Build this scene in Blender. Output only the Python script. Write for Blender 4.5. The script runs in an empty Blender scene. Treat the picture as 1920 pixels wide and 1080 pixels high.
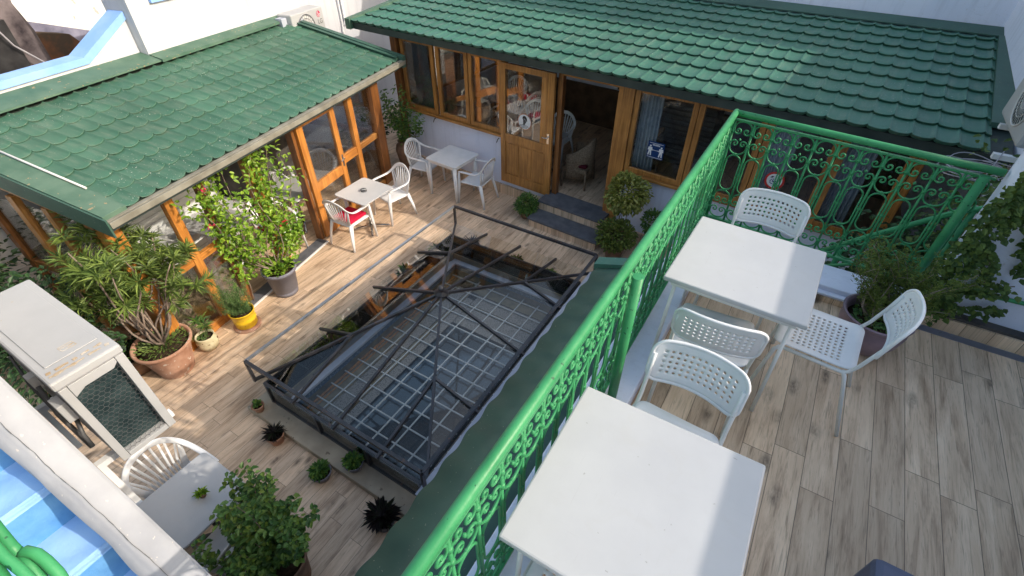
import bpy, math, random
from mathutils import Vector, Matrix, Euler
random.seed(7)
S = bpy.context.scene
COL = S.collection
PI = math.pi

# ------------------------------------------------------------------ camera
RX = (0.85241442, 0.52285698, 0.00319914)
RY = (0.34235245, -0.55349219, -0.75923725)
RZ = (-0.3952018, 0.64828001, -0.65080609)
cam_d = bpy.data.cameras.new('camera')
cam_d.sensor_width = 36.0
cam_d.lens = 915.0 / 1920.0 * 36.0
cam_d.clip_start = 0.05
cam_d.clip_end = 2000.0
cam = bpy.data.objects.new('camera', cam_d)
COL.objects.link(cam)
CAMZ = 4.65
_m = Matrix(((RX[0], -RY[0], -RZ[0], 0.0), (RX[1], -RY[1], -RZ[1], 0.0), (RX[2], -RY[2], -RZ[2], CAMZ), (0, 0, 0, 1)))
cam.matrix_world = _m.normalized() if hasattr(_m, 'normalized') else _m
S.camera = cam

# ------------------------------------------------------------------ sky, sun, exposure
SUN_EL = math.radians(32.5)
SUN_AZ = math.radians(15.0)          # angle of the sun's bearing from +X towards +Y
to_sun = Vector((math.cos(SUN_EL) * math.cos(SUN_AZ), math.cos(SUN_EL) * math.sin(SUN_AZ), math.sin(SUN_EL)))
W = bpy.data.worlds.new('World')
S.world = W
W.use_nodes = True
nt = W.node_tree
nt.nodes.clear()
sky = nt.nodes.new('ShaderNodeTexSky')
sky.sky_type = 'NISHITA'
sky.sun_disc = False
sky.sun_elevation = SUN_EL
sky.sun_rotation = math.radians(75.0)
sky.air_density = 1.9
sky.dust_density = 5.0
sky.ozone_density = 2.2
bg = nt.nodes.new('ShaderNodeBackground')
bg.inputs['Strength'].default_value = 0.15
wo = nt.nodes.new('ShaderNodeOutputWorld')
nt.links.new(sky.outputs[0], bg.inputs[0])
nt.links.new(bg.outputs[0], wo.inputs[0])
sun_d = bpy.data.lights.new('sun', 'SUN')
sun_d.energy = 2.05
sun_d.angle = math.radians(0.53)
sun_d.color = (1.0, 0.90, 0.76)
sun = bpy.data.objects.new('sun', sun_d)
COL.objects.link(sun)
sun.rotation_euler = to_sun.to_track_quat('Z', 'Y').to_euler()
sun.location = (6, 2, 9)
S.view_settings.view_transform = 'Standard'
S.view_settings.look = 'None'
S.view_settings.exposure = 0.84
S.view_settings.gamma = 1.0
S.view_settings.use_curve_mapping = False
S.cycles.max_bounces = 8
S.cycles.transparent_max_bounces = 16

# ------------------------------------------------------------------ materials
def lin(c):
    return tuple((v / 12.92 if v <= 0.04045 else ((v + 0.055) / 1.055) ** 2.4) for v in c)
class N:
    def __init__(s, name):
        s.m = bpy.data.materials.new(name)
        s.m.use_nodes = True
        s.t = s.m.node_tree
        s.t.nodes.clear()
        s.out = s.t.nodes.new('ShaderNodeOutputMaterial')
    def n(s, kind, **kw):
        x = s.t.nodes.new('ShaderNode' + kind)
        for k, v in kw.items():
            if k.startswith('i_'):
                x.inputs[int(k[2:])].default_value = v
            else:
                setattr(x, k, v)
        return x
    def l(s, a, b):
        s.t.links.new(a, b)
    def math(s, op, a, b=None, c=None):
        x = s.n('Math', operation=op)
        for i, v in enumerate((a, b, c)):
            if v is None: continue
            if isinstance(v, (int, float)): x.inputs[i].default_value = v
            else: s.l(v, x.inputs[i])
        return x.outputs[0]
    def ramp(s, fac, stops, interp='LINEAR'):
        r = s.n('ValToRGB')
        r.color_ramp.interpolation = interp
        el = r.color_ramp.elements
        while len(el) < len(stops): el.new(0.5)
        for e, (p, c) in zip(el, stops):
            e.position = p
            e.color = tuple(c) + (1.0,) if len(c) == 3 else c
        s.l(fac, r.inputs[0])
        return r.outputs[0]
    def mix(s, fac, a, b, mode='MIX'):
        x = s.n('Mix', data_type='RGBA', blend_type=mode)
        for sock, v in ((x.inputs[0], fac), (x.inputs[6], a), (x.inputs[7], b)):
            if isinstance(v, (int, float)): sock.default_value = v
            elif isinstance(v, tuple): sock.default_value = v + (1.0,) if len(v) == 3 else v
            else: s.l(v, sock)
        return x.outputs[2]
    def coord(s, kind='Object', scale=(1, 1, 1), rot=(0, 0, 0), loc=(0, 0, 0)):
        if kind == 'World':
            g = s.n('NewGeometry'); o = g.outputs['Position']
        else:
            g = s.n('TexCoord'); o = g.outputs[kind]
        mp = s.n('Mapping')
        mp.inputs['Scale'].default_value = scale
        mp.inputs['Rotation'].default_value = rot
        mp.inputs['Location'].default_value = loc
        s.l(o, mp.inputs[0])
        return mp.outputs[0]
    def noise(s, vec, scale=5.0, detail=4.0, rough=0.55, dist=0.0):
        x = s.n('TexNoise')
        x.inputs['Scale'].default_value = scale
        x.inputs['Detail'].default_value = detail
        x.inputs['Roughness'].default_value = rough
        x.inputs['Distortion'].default_value = dist
        s.l(vec, x.inputs['Vector'])
        return x.outputs['Fac']
    def bump(s, h, strength=0.3, dist=0.01):
        b = s.n('Bump')
        b.inputs['Strength'].default_value = strength
        b.inputs['Distance'].default_value = dist
        s.l(h, b.inputs['Height'])
        return b.outputs[0]
    def bsdf(s, color, rough=0.5, spec=0.5, metal=0.0, normal=None, coat=0.0):
        p = s.n('BsdfPrincipled')
        if isinstance(color, tuple): p.inputs['Base Color'].default_value = color + (1.0,)
        else: s.l(color, p.inputs['Base Color'])
        if isinstance(rough, (int, float)): p.inputs['Roughness'].default_value = rough
        else: s.l(rough, p.inputs['Roughness'])
        p.inputs['Specular IOR Level'].default_value = spec
        p.inputs['Metallic'].default_value = metal
        p.inputs['Coat Weight'].default_value = coat
        if normal is not None: s.l(normal, p.inputs['Normal'])
        s.l(p.outputs[0], s.out.inputs[0])
        return p

def mottled(name, c1, c2, scale=3.0, rough=0.5, spec=0.4, bump=0.15, bscale=40.0, metal=0.0, stops=(0.35, 0.65), coat=0.0, specks=None, kind='Object'):
    k = N(name)
    v = k.coord(kind)
    f = k.noise(v, scale, 6)
    col = k.ramp(f, ((stops[0], c1), (stops[1], c2)))
    if specks:
        sp = k.noise(v, specks[1], 2, 0.5)
        m = k.ramp(sp, ((specks[2], (0, 0, 0)), (specks[2] + 0.02, (1, 1, 1))))
        col = k.mix(m, col, specks[0])
    h = k.noise(v, bscale, 3)
    r = k.math('MULTIPLY_ADD', f, 0.15, rough - 0.07)
    k.bsdf(col, r, spec, metal, k.bump(h, bump, 0.004), coat)
    return k.m

def wood_tiles(name, dark=1.0):
    k = N(name)
    g = k.n('NewGeometry')
    sp = k.n('SeparateXYZ'); k.l(g.outputs['Position'], sp.inputs[0])
    x, y, z = sp.outputs
    PW, PL = 0.15, 0.9
    xw = k.math('DIVIDE', k.math('SUBTRACT', x, 0.006), PW)
    row = k.math('FLOOR', xw)
    wn = k.n('TexWhiteNoise', noise_dimensions='1D'); k.l(row, wn.inputs['W'])
    off = k.math('MULTIPLY', wn.outputs[0], 1.0)
    yl = k.math('ADD', k.math('DIVIDE', y, PL), off)
    colid = k.math('FLOOR', yl)
    cmb = k.n('CombineXYZ'); k.l(row, cmb.inputs[0]); k.l(colid, cmb.inputs[1])
    wn2 = k.n('TexWhiteNoise', noise_dimensions='3D'); k.l(cmb.outputs[0], wn2.inputs['Vector'])
    rid = wn2.outputs[0]
    # grain coordinates, shifted for every plank
    gx = k.math('MULTIPLY', x, 9.0)
    gy = k.math('MULTIPLY', y, 1.1)
    gz = k.math('MULTIPLY', rid, 57.0)
    cv = k.n('CombineXYZ'); k.l(gx, cv.inputs[0]); k.l(gy, cv.inputs[1]); k.l(gz, cv.inputs[2])
    n1 = k.noise(cv.outputs[0], 1.6, 6, 0.62, 0.6)
    gx2 = k.math('MULTIPLY', x, 60.0); gy2 = k.math('MULTIPLY', y, 3.0)
    cv2 = k.n('CombineXYZ'); k.l(gx2, cv2.inputs[0]); k.l(gy2, cv2.inputs[1]); k.l(gz, cv2.inputs[2])
    n2 = k.noise(cv2.outputs[0], 1.5, 5, 0.65, 1.5)
    cv3 = k.n('CombineXYZ'); k.l(k.math('MULTIPLY', x, 5.0), cv3.inputs[0]); k.l(k.math('MULTIPLY', y, 2.2), cv3.inputs[1]); k.l(gz, cv3.inputs[2])
    vo = k.n('TexVoronoi'); vo.inputs['Scale'].default_value = 1.25; k.l(cv3.outputs[0], vo.inputs['Vector'])
    knot = k.ramp(vo.outputs['Distance'], ((0.0, (1, 1, 1)), (0.08, (0.9, 0.9, 0.9)), (0.26, (0, 0, 0))))
    kz = k.noise(cv3.outputs[0], 4.0, 5, 0.7)
    knot = k.math('MULTIPLY', knot, k.ramp(kz, ((0.35, (0, 0, 0)), (0.6, (1, 1, 1)))))
    a, b, c = (0.35 * dark, 0.235 * dark, 0.155 * dark), (0.66 * dark, 0.49 * dark, 0.35 * dark), (0.82 * dark, 0.64 * dark, 0.48 * dark)
    base = k.ramp(n1, ((0.28, a), (0.46, b), (0.68, c)))
    tint = k.ramp(rid, ((0.0, (0.80, 0.78, 0.76)), (0.5, (0.96, 0.94, 0.92)), (1.0, (1.14, 1.12, 1.09))))
    base = k.mix(1.0, base, tint, 'MULTIPLY')
    streak = k.ramp(n2, ((0.32, (0.36, 0.33, 0.31)), (0.48, (1, 1, 1))))
    base = k.mix(0.6, base, streak, 'MULTIPLY')
    base = k.mix(k.math('MULTIPLY', knot, 0.85), base, (0.07 * dark, 0.045 * dark, 0.03 * dark))
    # broad grime
    gr = k.noise(k.coord('World'), 0.9, 5)
    base = k.mix(1.0, base, k.ramp(gr, ((0.3, (0.82, 0.8, 0.78)), (0.6, (1, 1, 1)))), 'MULTIPLY')
    # joints
    fx = k.math('FRACT', xw); dx = k.math('MULTIPLY', k.math('MINIMUM', fx, k.math('SUBTRACT', 1.0, fx)), PW)
    fy = k.math('FRACT', yl); dy = k.math('MULTIPLY', k.math('MINIMUM', fy, k.math('SUBTRACT', 1.0, fy)), PL)
    dj = k.math('MINIMUM', dx, dy)
    j = k.math('LESS_THAN', dj, 0.0018)
    base = k.mix(k.math('MULTIPLY', j, 0.75), base, (0.05, 0.036, 0.026))
    nm = k.bump(k.math('SUBTRACT', n2, k.math('MULTIPLY', j, 0.6)), 0.25, 0.003)
    rg = k.math('MULTIPLY_ADD', n1, 0.25, 0.33)
    k.bsdf(base, rg, 0.45, 0.0, nm)
    return k.m

def varnished(name, c_dark, c_light, axis=2, rough=0.38):
    k = N(name)
    sc = [26.0, 26.0, 26.0]; sc[axis] = 1.6
    v = k.coord('Object', tuple(sc))
    n1 = k.noise(v, 1.0, 6, 0.6, 1.2)
    n2 = k.noise(k.coord('Object'), 2.2, 4)
    col = k.ramp(n1, ((0.3, c_dark), (0.62, c_light)))
    col = k.mix(1.0, col, k.ramp(n2, ((0.35, (0.72, 0.68, 0.64)), (0.6, (1, 1, 1)))), 'MULTIPLY')
    kn = k.n('TexVoronoi'); kn.inputs['Scale'].default_value = 0.22; k.l(v, kn.inputs['Vector'])
    kk = k.ramp(kn.outputs['Distance'], ((0.02, (1, 1, 1)), (0.12, (0, 0, 0))))
    col = k.mix(k.math('MULTIPLY', kk, 0.6), col, tuple(c * 0.25 for c in c_dark))
    k.bsdf(col, rough, 0.5, 0.0, k.bump(n1, 0.2, 0.002), 0.25)
    return k.m

def glass(name, tint=(0.93, 0.97, 0.95), refl=1.0, rough=0.015):
    k = N(name)
    tr = k.n('BsdfTransparent'); tr.inputs[0].default_value = tint + (1,)
    gl = k.n('BsdfGlossy'); gl.inputs['Roughness'].default_value = rough
    gl.inputs[0].default_value = (1, 1, 1, 1)
    lw = k.n('Fresnel'); lw.inputs[0].default_value = 1.5
    v = k.coord('Object')
    d = k.ramp(k.noise(v, 2.5, 5, 0.6), ((0.5, (0.0, 0.0, 0.0)), (0.8, (0.022, 0.022, 0.022))))
    f = k.math('MULTIPLY', lw.outputs[0], refl)
    mx = k.n('MixShader'); k.l(f, mx.inputs[0]); k.l(tr.outputs[0], mx.inputs[1]); k.l(gl.outputs[0], mx.inputs[2])
    df = k.n('BsdfDiffuse'); df.inputs[0].default_value = (0.6, 0.62, 0.6, 1)
    m2 = k.n('MixShader'); k.l(d, m2.inputs[0]); k.l(mx.outputs[0], m2.inputs[1]); k.l(df.outputs[0], m2.inputs[2])
    k.l(m2.outputs[0], k.out.inputs[0])
    return k.m

def leafmat(name, cols, rough=0.45, trans=0.3):
    k = N(name)
    g = k.n('NewGeometry')
    n = len(cols)
    col = k.ramp(g.outputs['Random Per Island'], tuple((i / max(1, n - 1), c) for i, c in enumerate(cols)))
    f = k.noise(k.coord('Object'), 30, 3)
    col = k.mix(1.0, col, k.ramp(f, ((0.3, (0.75, 0.75, 0.75)), (0.65, (1.15, 1.15, 1.15)))), 'MULTIPLY')
    p = k.n('BsdfPrincipled'); k.l(col, p.inputs['Base Color']); p.inputs['Roughness'].default_value = rough
    p.inputs['Specular IOR Level'].default_value = 0.4
    t = k.n('BsdfTranslucent'); k.l(k.mix(1.0, col, (1.0, 1.0, 0.5), 'MULTIPLY'), t.inputs[0])
    m = k.n('MixShader'); m.inputs[0].default_value = trans
    k.l(p.outputs[0], m.inputs[1]); k.l(t.outputs[0], m.inputs[2]); k.l(m.outputs[0], k.out.inputs[0])
    return k.m

M = {}
M['floor'] = wood_tiles('wood_effect_floor_tiles')
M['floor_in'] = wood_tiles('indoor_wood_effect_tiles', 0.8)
M['kerb_tile'] = wood_tiles('wood_effect_kerb_tiles', 1.05)
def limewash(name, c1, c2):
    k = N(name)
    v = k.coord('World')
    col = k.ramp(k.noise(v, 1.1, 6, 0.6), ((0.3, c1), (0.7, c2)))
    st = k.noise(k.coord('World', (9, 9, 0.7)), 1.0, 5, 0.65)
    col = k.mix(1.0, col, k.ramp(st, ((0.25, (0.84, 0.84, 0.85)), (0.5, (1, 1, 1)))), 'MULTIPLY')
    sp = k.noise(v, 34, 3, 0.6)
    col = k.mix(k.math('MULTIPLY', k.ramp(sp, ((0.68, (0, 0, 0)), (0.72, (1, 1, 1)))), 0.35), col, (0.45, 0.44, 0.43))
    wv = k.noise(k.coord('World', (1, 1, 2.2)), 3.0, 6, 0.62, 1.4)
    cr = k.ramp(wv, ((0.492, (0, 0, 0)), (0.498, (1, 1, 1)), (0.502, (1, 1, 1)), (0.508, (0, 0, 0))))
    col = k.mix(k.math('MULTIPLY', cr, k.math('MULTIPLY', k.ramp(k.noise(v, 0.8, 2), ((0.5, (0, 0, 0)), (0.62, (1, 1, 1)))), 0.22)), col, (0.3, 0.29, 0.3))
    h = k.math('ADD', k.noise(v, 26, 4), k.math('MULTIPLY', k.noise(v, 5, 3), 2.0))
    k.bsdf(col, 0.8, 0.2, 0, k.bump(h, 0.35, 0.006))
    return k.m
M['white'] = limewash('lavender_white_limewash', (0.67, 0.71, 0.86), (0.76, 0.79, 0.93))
M['kerb_beige'] = mottled('beige_tile_kerb', (0.30, 0.25, 0.19), (0.44, 0.37, 0.28), 3, 0.6, 0.3, 0.3, 30, specks=((0.2, 0.16, 0.12), 14, 0.68))
M['tan'] = mottled('tan_boards', (0.14, 0.12, 0.075), (0.24, 0.20, 0.13), 8, 0.6, 0.3, 0.3, 30)
M['white_sun'] = limewash('white_limewash_dimmed_for_sun', (0.50, 0.51, 0.56), (0.58, 0.585, 0.62))  # dimmer copy of the white limewash, toned down for walls in full sun
M['white_old'] = mottled('uneven_white_limewash', (0.66, 0.66, 0.64), (0.82, 0.82, 0.80), 0.8, 0.85, 0.15, 0.6, 9, specks=((0.45, 0.43, 0.40), 8.0, 0.70))
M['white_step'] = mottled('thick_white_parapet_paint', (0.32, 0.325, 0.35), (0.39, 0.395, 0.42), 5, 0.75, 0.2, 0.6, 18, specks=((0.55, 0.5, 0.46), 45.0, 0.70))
M['blue'] = mottled('pale_blue_stair_paint', (0.22, 0.42, 0.76), (0.30, 0.50, 0.82), 6, 0.65, 0.3, 0.9, 25)
M['blue_deep'] = mottled('riser_blue_with_shade', (0.09, 0.27, 0.56), (0.15, 0.36, 0.65), 7, 0.65, 0.3, 1.0, 28)  # shade on the risers put into a darker blue of the stair paint
M['coping_blue'] = mottled('blue_coping_paint', (0.22, 0.40, 0.80), (0.30, 0.48, 0.85), 3, 0.7, 0.2, 0.4, 20)
def roofmat(name, c1, c2, tw, ts, x0, y0, rough=0.45):
    """pressed metal tiles: tone changes from tile to tile, pale dust streaks down the slope, droppings"""
    k = N(name)
    tc = k.n('TexCoord'); sp = k.n('SeparateXYZ'); k.l(tc.outputs['Object'], sp.inputs[0])
    cx = k.math('FLOOR', k.math('DIVIDE', k.math('SUBTRACT', sp.outputs[0], x0), tw))
    cy = k.math('FLOOR', k.math('DIVIDE', k.math('SUBTRACT', sp.outputs[1], y0), ts))
    cb = k.n('CombineXYZ'); k.l(cx, cb.inputs[0]); k.l(cy, cb.inputs[1])
    wn = k.n('TexWhiteNoise', noise_dimensions='3D'); k.l(cb.outputs[0], wn.inputs['Vector'])
    sheet = k.n('TexWhiteNoise', noise_dimensions='1D'); k.l(k.math('FLOOR', k.math('DIVIDE', cx, 5.0)), sheet.inputs['W'])
    v = k.coord('Object')
    f = k.noise(v, 1.6, 6, 0.6)
    col = k.ramp(f, ((0.32, c1), (0.68, c2)))
    col = k.mix(1.0, col, k.ramp(wn.outputs[0], ((0.0, (0.93, 0.93, 0.93)), (1.0, (1.07, 1.07, 1.07)))), 'MULTIPLY')
    col = k.mix(1.0, col, k.ramp(sheet.outputs[0], ((0.0, (0.92, 0.93, 0.92)), (1.0, (1.08, 1.07, 1.06)))), 'MULTIPLY')
    st = k.noise(k.coord('Object', (14, 1.6, 14)), 1.0, 5, 0.7)
    col = k.mix(k.math('MULTIPLY', k.ramp(st, ((0.5, (0, 0, 0)), (0.8, (1, 1, 1)))), 0.45), col, (0.22, 0.24, 0.19))
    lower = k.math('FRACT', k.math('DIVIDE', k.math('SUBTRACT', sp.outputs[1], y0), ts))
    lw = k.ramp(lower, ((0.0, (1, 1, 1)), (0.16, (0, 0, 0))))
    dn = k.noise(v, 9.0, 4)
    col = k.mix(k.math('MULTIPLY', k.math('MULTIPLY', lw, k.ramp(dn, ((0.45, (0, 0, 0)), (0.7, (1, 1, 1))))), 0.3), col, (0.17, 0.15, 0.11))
    s1 = k.noise(v, 55, 2, 0.5); s2 = k.noise(v, 1.2, 3)
    m = k.math('MULTIPLY', k.ramp(s1, ((0.685, (0, 0, 0)), (0.71, (1, 1, 1)))), k.ramp(s2, ((0.42, (0, 0, 0)), (0.6, (1, 1, 1)))))
    col = k.mix(m, col, (0.5, 0.5, 0.44))
    k.bsdf(col, k.math('MULTIPLY_ADD', f, 0.2, rough - 0.08), 0.42, 0.0, k.bump(k.noise(v, 40, 3), 0.15, 0.004))
    return k.m
M['roof'] = roofmat('green_metal_roof_tiles', (0.042, 0.135, 0.098), (0.060, 0.172, 0.125), 0.2, 0.355, -4.60, -0.325)
M['roof2'] = roofmat('weathered_green_roof_tiles', (0.034, 0.10, 0.066), (0.052, 0.138, 0.093), 0.185, 0.265, 0.19, -0.095, 0.5)
M['roof_dark'] = mottled('dark_green_flashing', (0.035, 0.085, 0.065), (0.055, 0.12, 0.09), 3, 0.5, 0.4, 0.15, 30, specks=((0.3, 0.3, 0.26), 60.0, 0.72))
M['roof_flash'] = mottled('dusty_green_ridge_flashing', (0.055, 0.12, 0.085), (0.10, 0.17, 0.125), 4, 0.6, 0.3, 0.2, 25, specks=((0.28, 0.22, 0.13), 20.0, 0.68))
M['gutter'] = mottled('dusty_zinc_gutter', (0.17, 0.16, 0.13), (0.27, 0.26, 0.22), 5, 0.6, 0.3, 0.3, 30)
M['fascia'] = mottled('dark_grey_fascia', (0.022, 0.035, 0.033), (0.045, 0.06, 0.055), 4, 0.55, 0.4, 0.15, 30)
M['wood'] = varnished('honey_varnished_wood', (0.26, 0.11, 0.026), (0.52, 0.24, 0.065))
M['wood_h'] = varnished('honey_varnished_rails', (0.26, 0.11, 0.026), (0.50, 0.23, 0.062), 0)
M['wood_o'] = varnished('orange_varnished_wood', (0.36, 0.13, 0.022), (0.62, 0.26, 0.055))
M['wood_oh'] = varnished('orange_varnished_rails', (0.36, 0.13, 0.022), (0.62, 0.26, 0.055), 0)
M['wood_b'] = varnished('brown_varnished_post', (0.12, 0.045, 0.014), (0.30, 0.12, 0.035))
M['glass'] = glass('window_glass', (0.985, 0.99, 0.985), 0.85)
M['glass_sky'] = glass('skylight_glass', (0.93, 0.955, 0.94), 1.25, 0.015)
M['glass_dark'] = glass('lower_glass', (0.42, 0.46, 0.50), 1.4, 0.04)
M['steel'] = mottled('dark_grey_painted_steel', (0.022, 0.022, 0.026), (0.05, 0.048, 0.055), 6, 0.38, 0.6, 0.2, 60, specks=((0.09, 0.05, 0.035), 25, 0.66))
M['greenp'] = mottled('glossy_light_green_paint', (0.03, 0.215, 0.08), (0.05, 0.29, 0.115), 6, 0.42, 0.38, 0.3, 45, specks=((0.012, 0.09, 0.04), 40, 0.70))
M['plastic'] = mottled('white_moulded_plastic', (0.68, 0.69, 0.71), (0.78, 0.78, 0.80), 5, 0.4, 0.45, 0.05, 60)
M['metal_w'] = mottled('white_powder_coated_metal', (0.66, 0.67, 0.67), (0.74, 0.75, 0.75), 9, 0.38, 0.5, 0.05, 80, specks=((0.35, 0.33, 0.28), 70, 0.735))
def tabletop(name):
    k = N(name)
    v = k.coord('Object')
    f = k.noise(v, 3.0, 6, 0.6)
    col = k.ramp(f, ((0.3, (0.44, 0.445, 0.465)), (0.7, (0.495, 0.50, 0.515))))
    for sc in ((260, 5, 5), (6, 240, 5)):
        n_ = k.noise(k.coord('Object', sc, (0, 0, 0.5)), 1.0, 3, 0.6)
        m_ = k.math('MULTIPLY', k.ramp(n_, ((0.70, (0, 0, 0)), (0.74, (1, 1, 1)))), 0.30)
        col = k.mix(m_, col, (0.33, 0.33, 0.335))
    sp = k.noise(v, 42, 2, 0.5)
    col = k.mix(k.math('MULTIPLY', k.ramp(sp, ((0.755, (0, 0, 0)), (0.77, (1, 1, 1)))), 0.5), col, (0.2, 0.19, 0.18))
    sm = k.noise(v, 7, 4, 0.6, 1.0)
    col = k.mix(k.math('MULTIPLY', k.ramp(sm, ((0.55, (0, 0, 0)), (0.7, (1, 1, 1)))), 0.12), col, (0.40, 0.385, 0.35))
    k.bsdf(col, k.math('MULTIPLY_ADD', sm, 0.3, 0.2), 0.42, 0, k.bump(k.noise(v, 90, 3), 0.03, 0.002))
    return k.m
M['table_w'] = tabletop('white_laminate_tabletop')
M['chrome'] = mottled('chromed_steel', (0.5, 0.5, 0.5), (0.7, 0.7, 0.7), 8, 0.15, 0.5, 0.02, 60, metal=1.0)
M['steel_glint'] = mottled('rail_with_sun_glint', (0.5, 0.5, 0.52), (0.62, 0.62, 0.65), 8, 0.35, 0.5, 0.02, 60, metal=0.8)  # sun glint on the left skylight rail put into a lighter metal
M['slate'] = mottled('grey_slate_tread', (0.085, 0.09, 0.105), (0.14, 0.145, 0.165), 7, 0.5, 0.4, 0.3, 35, specks=((0.24, 0.24, 0.25), 60, 0.70))
M['grey'] = mottled('grey_board', (0.30, 0.33, 0.41), (0.42, 0.45, 0.53), 4, 0.5, 0.4, 0.2, 30)
M['ac'] = mottled('off_white_ac_metal', (0.37, 0.375, 0.39), (0.42, 0.425, 0.44), 3, 0.45, 0.45, 0.05, 50, specks=((0.42, 0.36, 0.26), 50, 0.73))
M['rust'] = mottled('rusty_scuffs', (0.38, 0.27, 0.16), (0.6, 0.56, 0.5), 14, 0.7, 0.2, 0.3, 40)
M['coil'] = mottled('dark_green_grey_coil', (0.012, 0.028, 0.032), (0.035, 0.06, 0.065), 12, 0.5, 0.4, 0.5, 180)
M['black'] = mottled('black_plastic', (0.012, 0.012, 0.014), (0.03, 0.03, 0.033), 8, 0.4, 0.5, 0.1, 50)
M['darkgrey'] = mottled('dark_grey_plastic', (0.06, 0.06, 0.065), (0.11, 0.11, 0.115), 8, 0.45, 0.5, 0.1, 50)
M['terra'] = mottled('terracotta', (0.33, 0.165, 0.105), (0.50, 0.30, 0.215), 4, 0.8, 0.2, 0.6, 40, specks=((0.55, 0.45, 0.38), 18, 0.66))
M['terra_old'] = mottled('old_terracotta', (0.16, 0.095, 0.065), (0.30, 0.19, 0.13), 5, 0.8, 0.2, 0.5, 30)
M['pot_grey'] = mottled('grey_violet_plastic_pot', (0.16, 0.155, 0.19), (0.21, 0.205, 0.245), 5, 0.5, 0.4, 0.5, 90)
M['pot_yellow'] = mottled('yellow_painted_tin', (0.72, 0.44, 0.01), (0.82, 0.55, 0.02), 4, 0.35, 0.5, 0.1, 30, specks=((0.25, 0.15, 0.05), 30, 0.68))
M['pot_cream'] = mottled('chipped_cream_pot', (0.50, 0.44, 0.28), (0.66, 0.60, 0.42), 10, 0.6, 0.3, 0.4, 50, specks=((0.16, 0.09, 0.05), 25, 0.62))
M['pot_purple'] = mottled('mauve_glazed_pot', (0.17, 0.12, 0.16), (0.27, 0.185, 0.22), 6, 0.35, 0.5, 0.3, 30)
M['soil'] = mottled('dark_potting_soil', (0.02, 0.014, 0.009), (0.06, 0.04, 0.026), 30, 0.95, 0.1, 1.0, 90)
M['bark'] = mottled('pale_stem_bark', (0.14, 0.10, 0.08), (0.30, 0.24, 0.20), 12, 0.8, 0.2, 0.6, 60)
M['stem_green'] = mottled('green_stem', (0.05, 0.09, 0.03), (0.11, 0.14, 0.05), 12, 0.7, 0.2, 0.3, 60)
M['red'] = mottled('red_cushion_cloth', (0.48, 0.008, 0.035), (0.60, 0.015, 0.06), 10, 0.85, 0.15, 0.6, 120)
M['flower'] = mottled('pink_red_petals', (0.5, 0.01, 0.06), (0.75, 0.04, 0.16), 20, 0.6, 0.2, 0.2, 40)
M['curtain'] = mottled('blue_grey_curtain_cloth', (0.30, 0.35, 0.42), (0.44, 0.49, 0.55), 9, 0.85, 0.1, 0.3, 60)
M['wicker'] = mottled('woven_brown_wicker', (0.13, 0.09, 0.06), (0.26, 0.19, 0.13), 45, 0.6, 0.3, 0.9, 120)
M['cushion_d'] = mottled('maroon_cushion_cloth', (0.07, 0.01, 0.018), (0.12, 0.02, 0.03), 10, 0.9, 0.1, 0.5, 100)
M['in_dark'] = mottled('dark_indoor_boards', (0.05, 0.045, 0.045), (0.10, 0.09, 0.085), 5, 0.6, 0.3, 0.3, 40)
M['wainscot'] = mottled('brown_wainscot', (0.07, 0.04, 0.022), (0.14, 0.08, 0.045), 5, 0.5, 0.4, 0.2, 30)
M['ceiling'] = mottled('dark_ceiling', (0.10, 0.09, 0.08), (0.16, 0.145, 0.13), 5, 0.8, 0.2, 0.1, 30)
M['stone'] = mottled('rough_dark_stone', (0.03, 0.025, 0.03), (0.20, 0.17, 0.18), 3.2, 0.9, 0.1, 1.0, 6, stops=(0.3, 0.7))
M['stone_v'] = mottled('cracked_violet_limewash', (0.10, 0.10, 0.15), (0.30, 0.29, 0.38), 3.0, 0.9, 0.1, 1.0, 8)
M['rust_wall'] = mottled('rusty_mossy_earth_roof', (0.06, 0.045, 0.035), (0.26, 0.09, 0.035), 2.0, 0.95, 0.1, 1.0, 10, stops=(0.45, 0.75))
M['pouf'] = mottled('slate_blue_leatherette', (0.075, 0.085, 0.14), (0.11, 0.125, 0.19), 5, 0.6, 0.3, 0.3, 90)
M['tealtile'] = mottled('tin_bowl', (0.3, 0.3, 0.32), (0.5, 0.5, 0.52), 5, 0.3, 0.5, 0.1, 20, metal=0.6)
M['sign_w'] = mottled('sign_white', (0.68, 0.70, 0.72), (0.75, 0.76, 0.78), 20, 0.5, 0.3, 0.02, 40)
M['sign_b'] = mottled('sign_navy', (0.004, 0.03, 0.13), (0.006, 0.045, 0.17), 20, 0.5, 0.3, 0.02, 40)
M['sign_r'] = mottled('sign_red', (0.5, 0.03, 0.03), (0.58, 0.05, 0.04), 20, 0.5, 0.3, 0.02, 40)
M['sign_o'] = mottled('sign_pale_orange', (0.5, 0.22, 0.12), (0.6, 0.3, 0.18), 20, 0.5, 0.3, 0.02, 40)
M['logo_r'] = mottled('logo_crimson', (0.42, 0.005, 0.06), (0.46, 0.008, 0.07), 20, 0.5, 0.3, 0.02, 40)
M['logo_g'] = mottled('logo_grey', (0.10, 0.10, 0.10), (0.13, 0.13, 0.13), 20, 0.5, 0.3, 0.02, 40)
M['grille'] = mottled('white_grille_lines', (0.52, 0.52, 0.53), (0.62, 0.62, 0.62), 8, 0.5, 0.3, 0.1, 50)
M['cable'] = mottled('pale_cable', (0.30, 0.29, 0.33), (0.42, 0.41, 0.45), 8, 0.5, 0.3, 0.1, 50)

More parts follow.
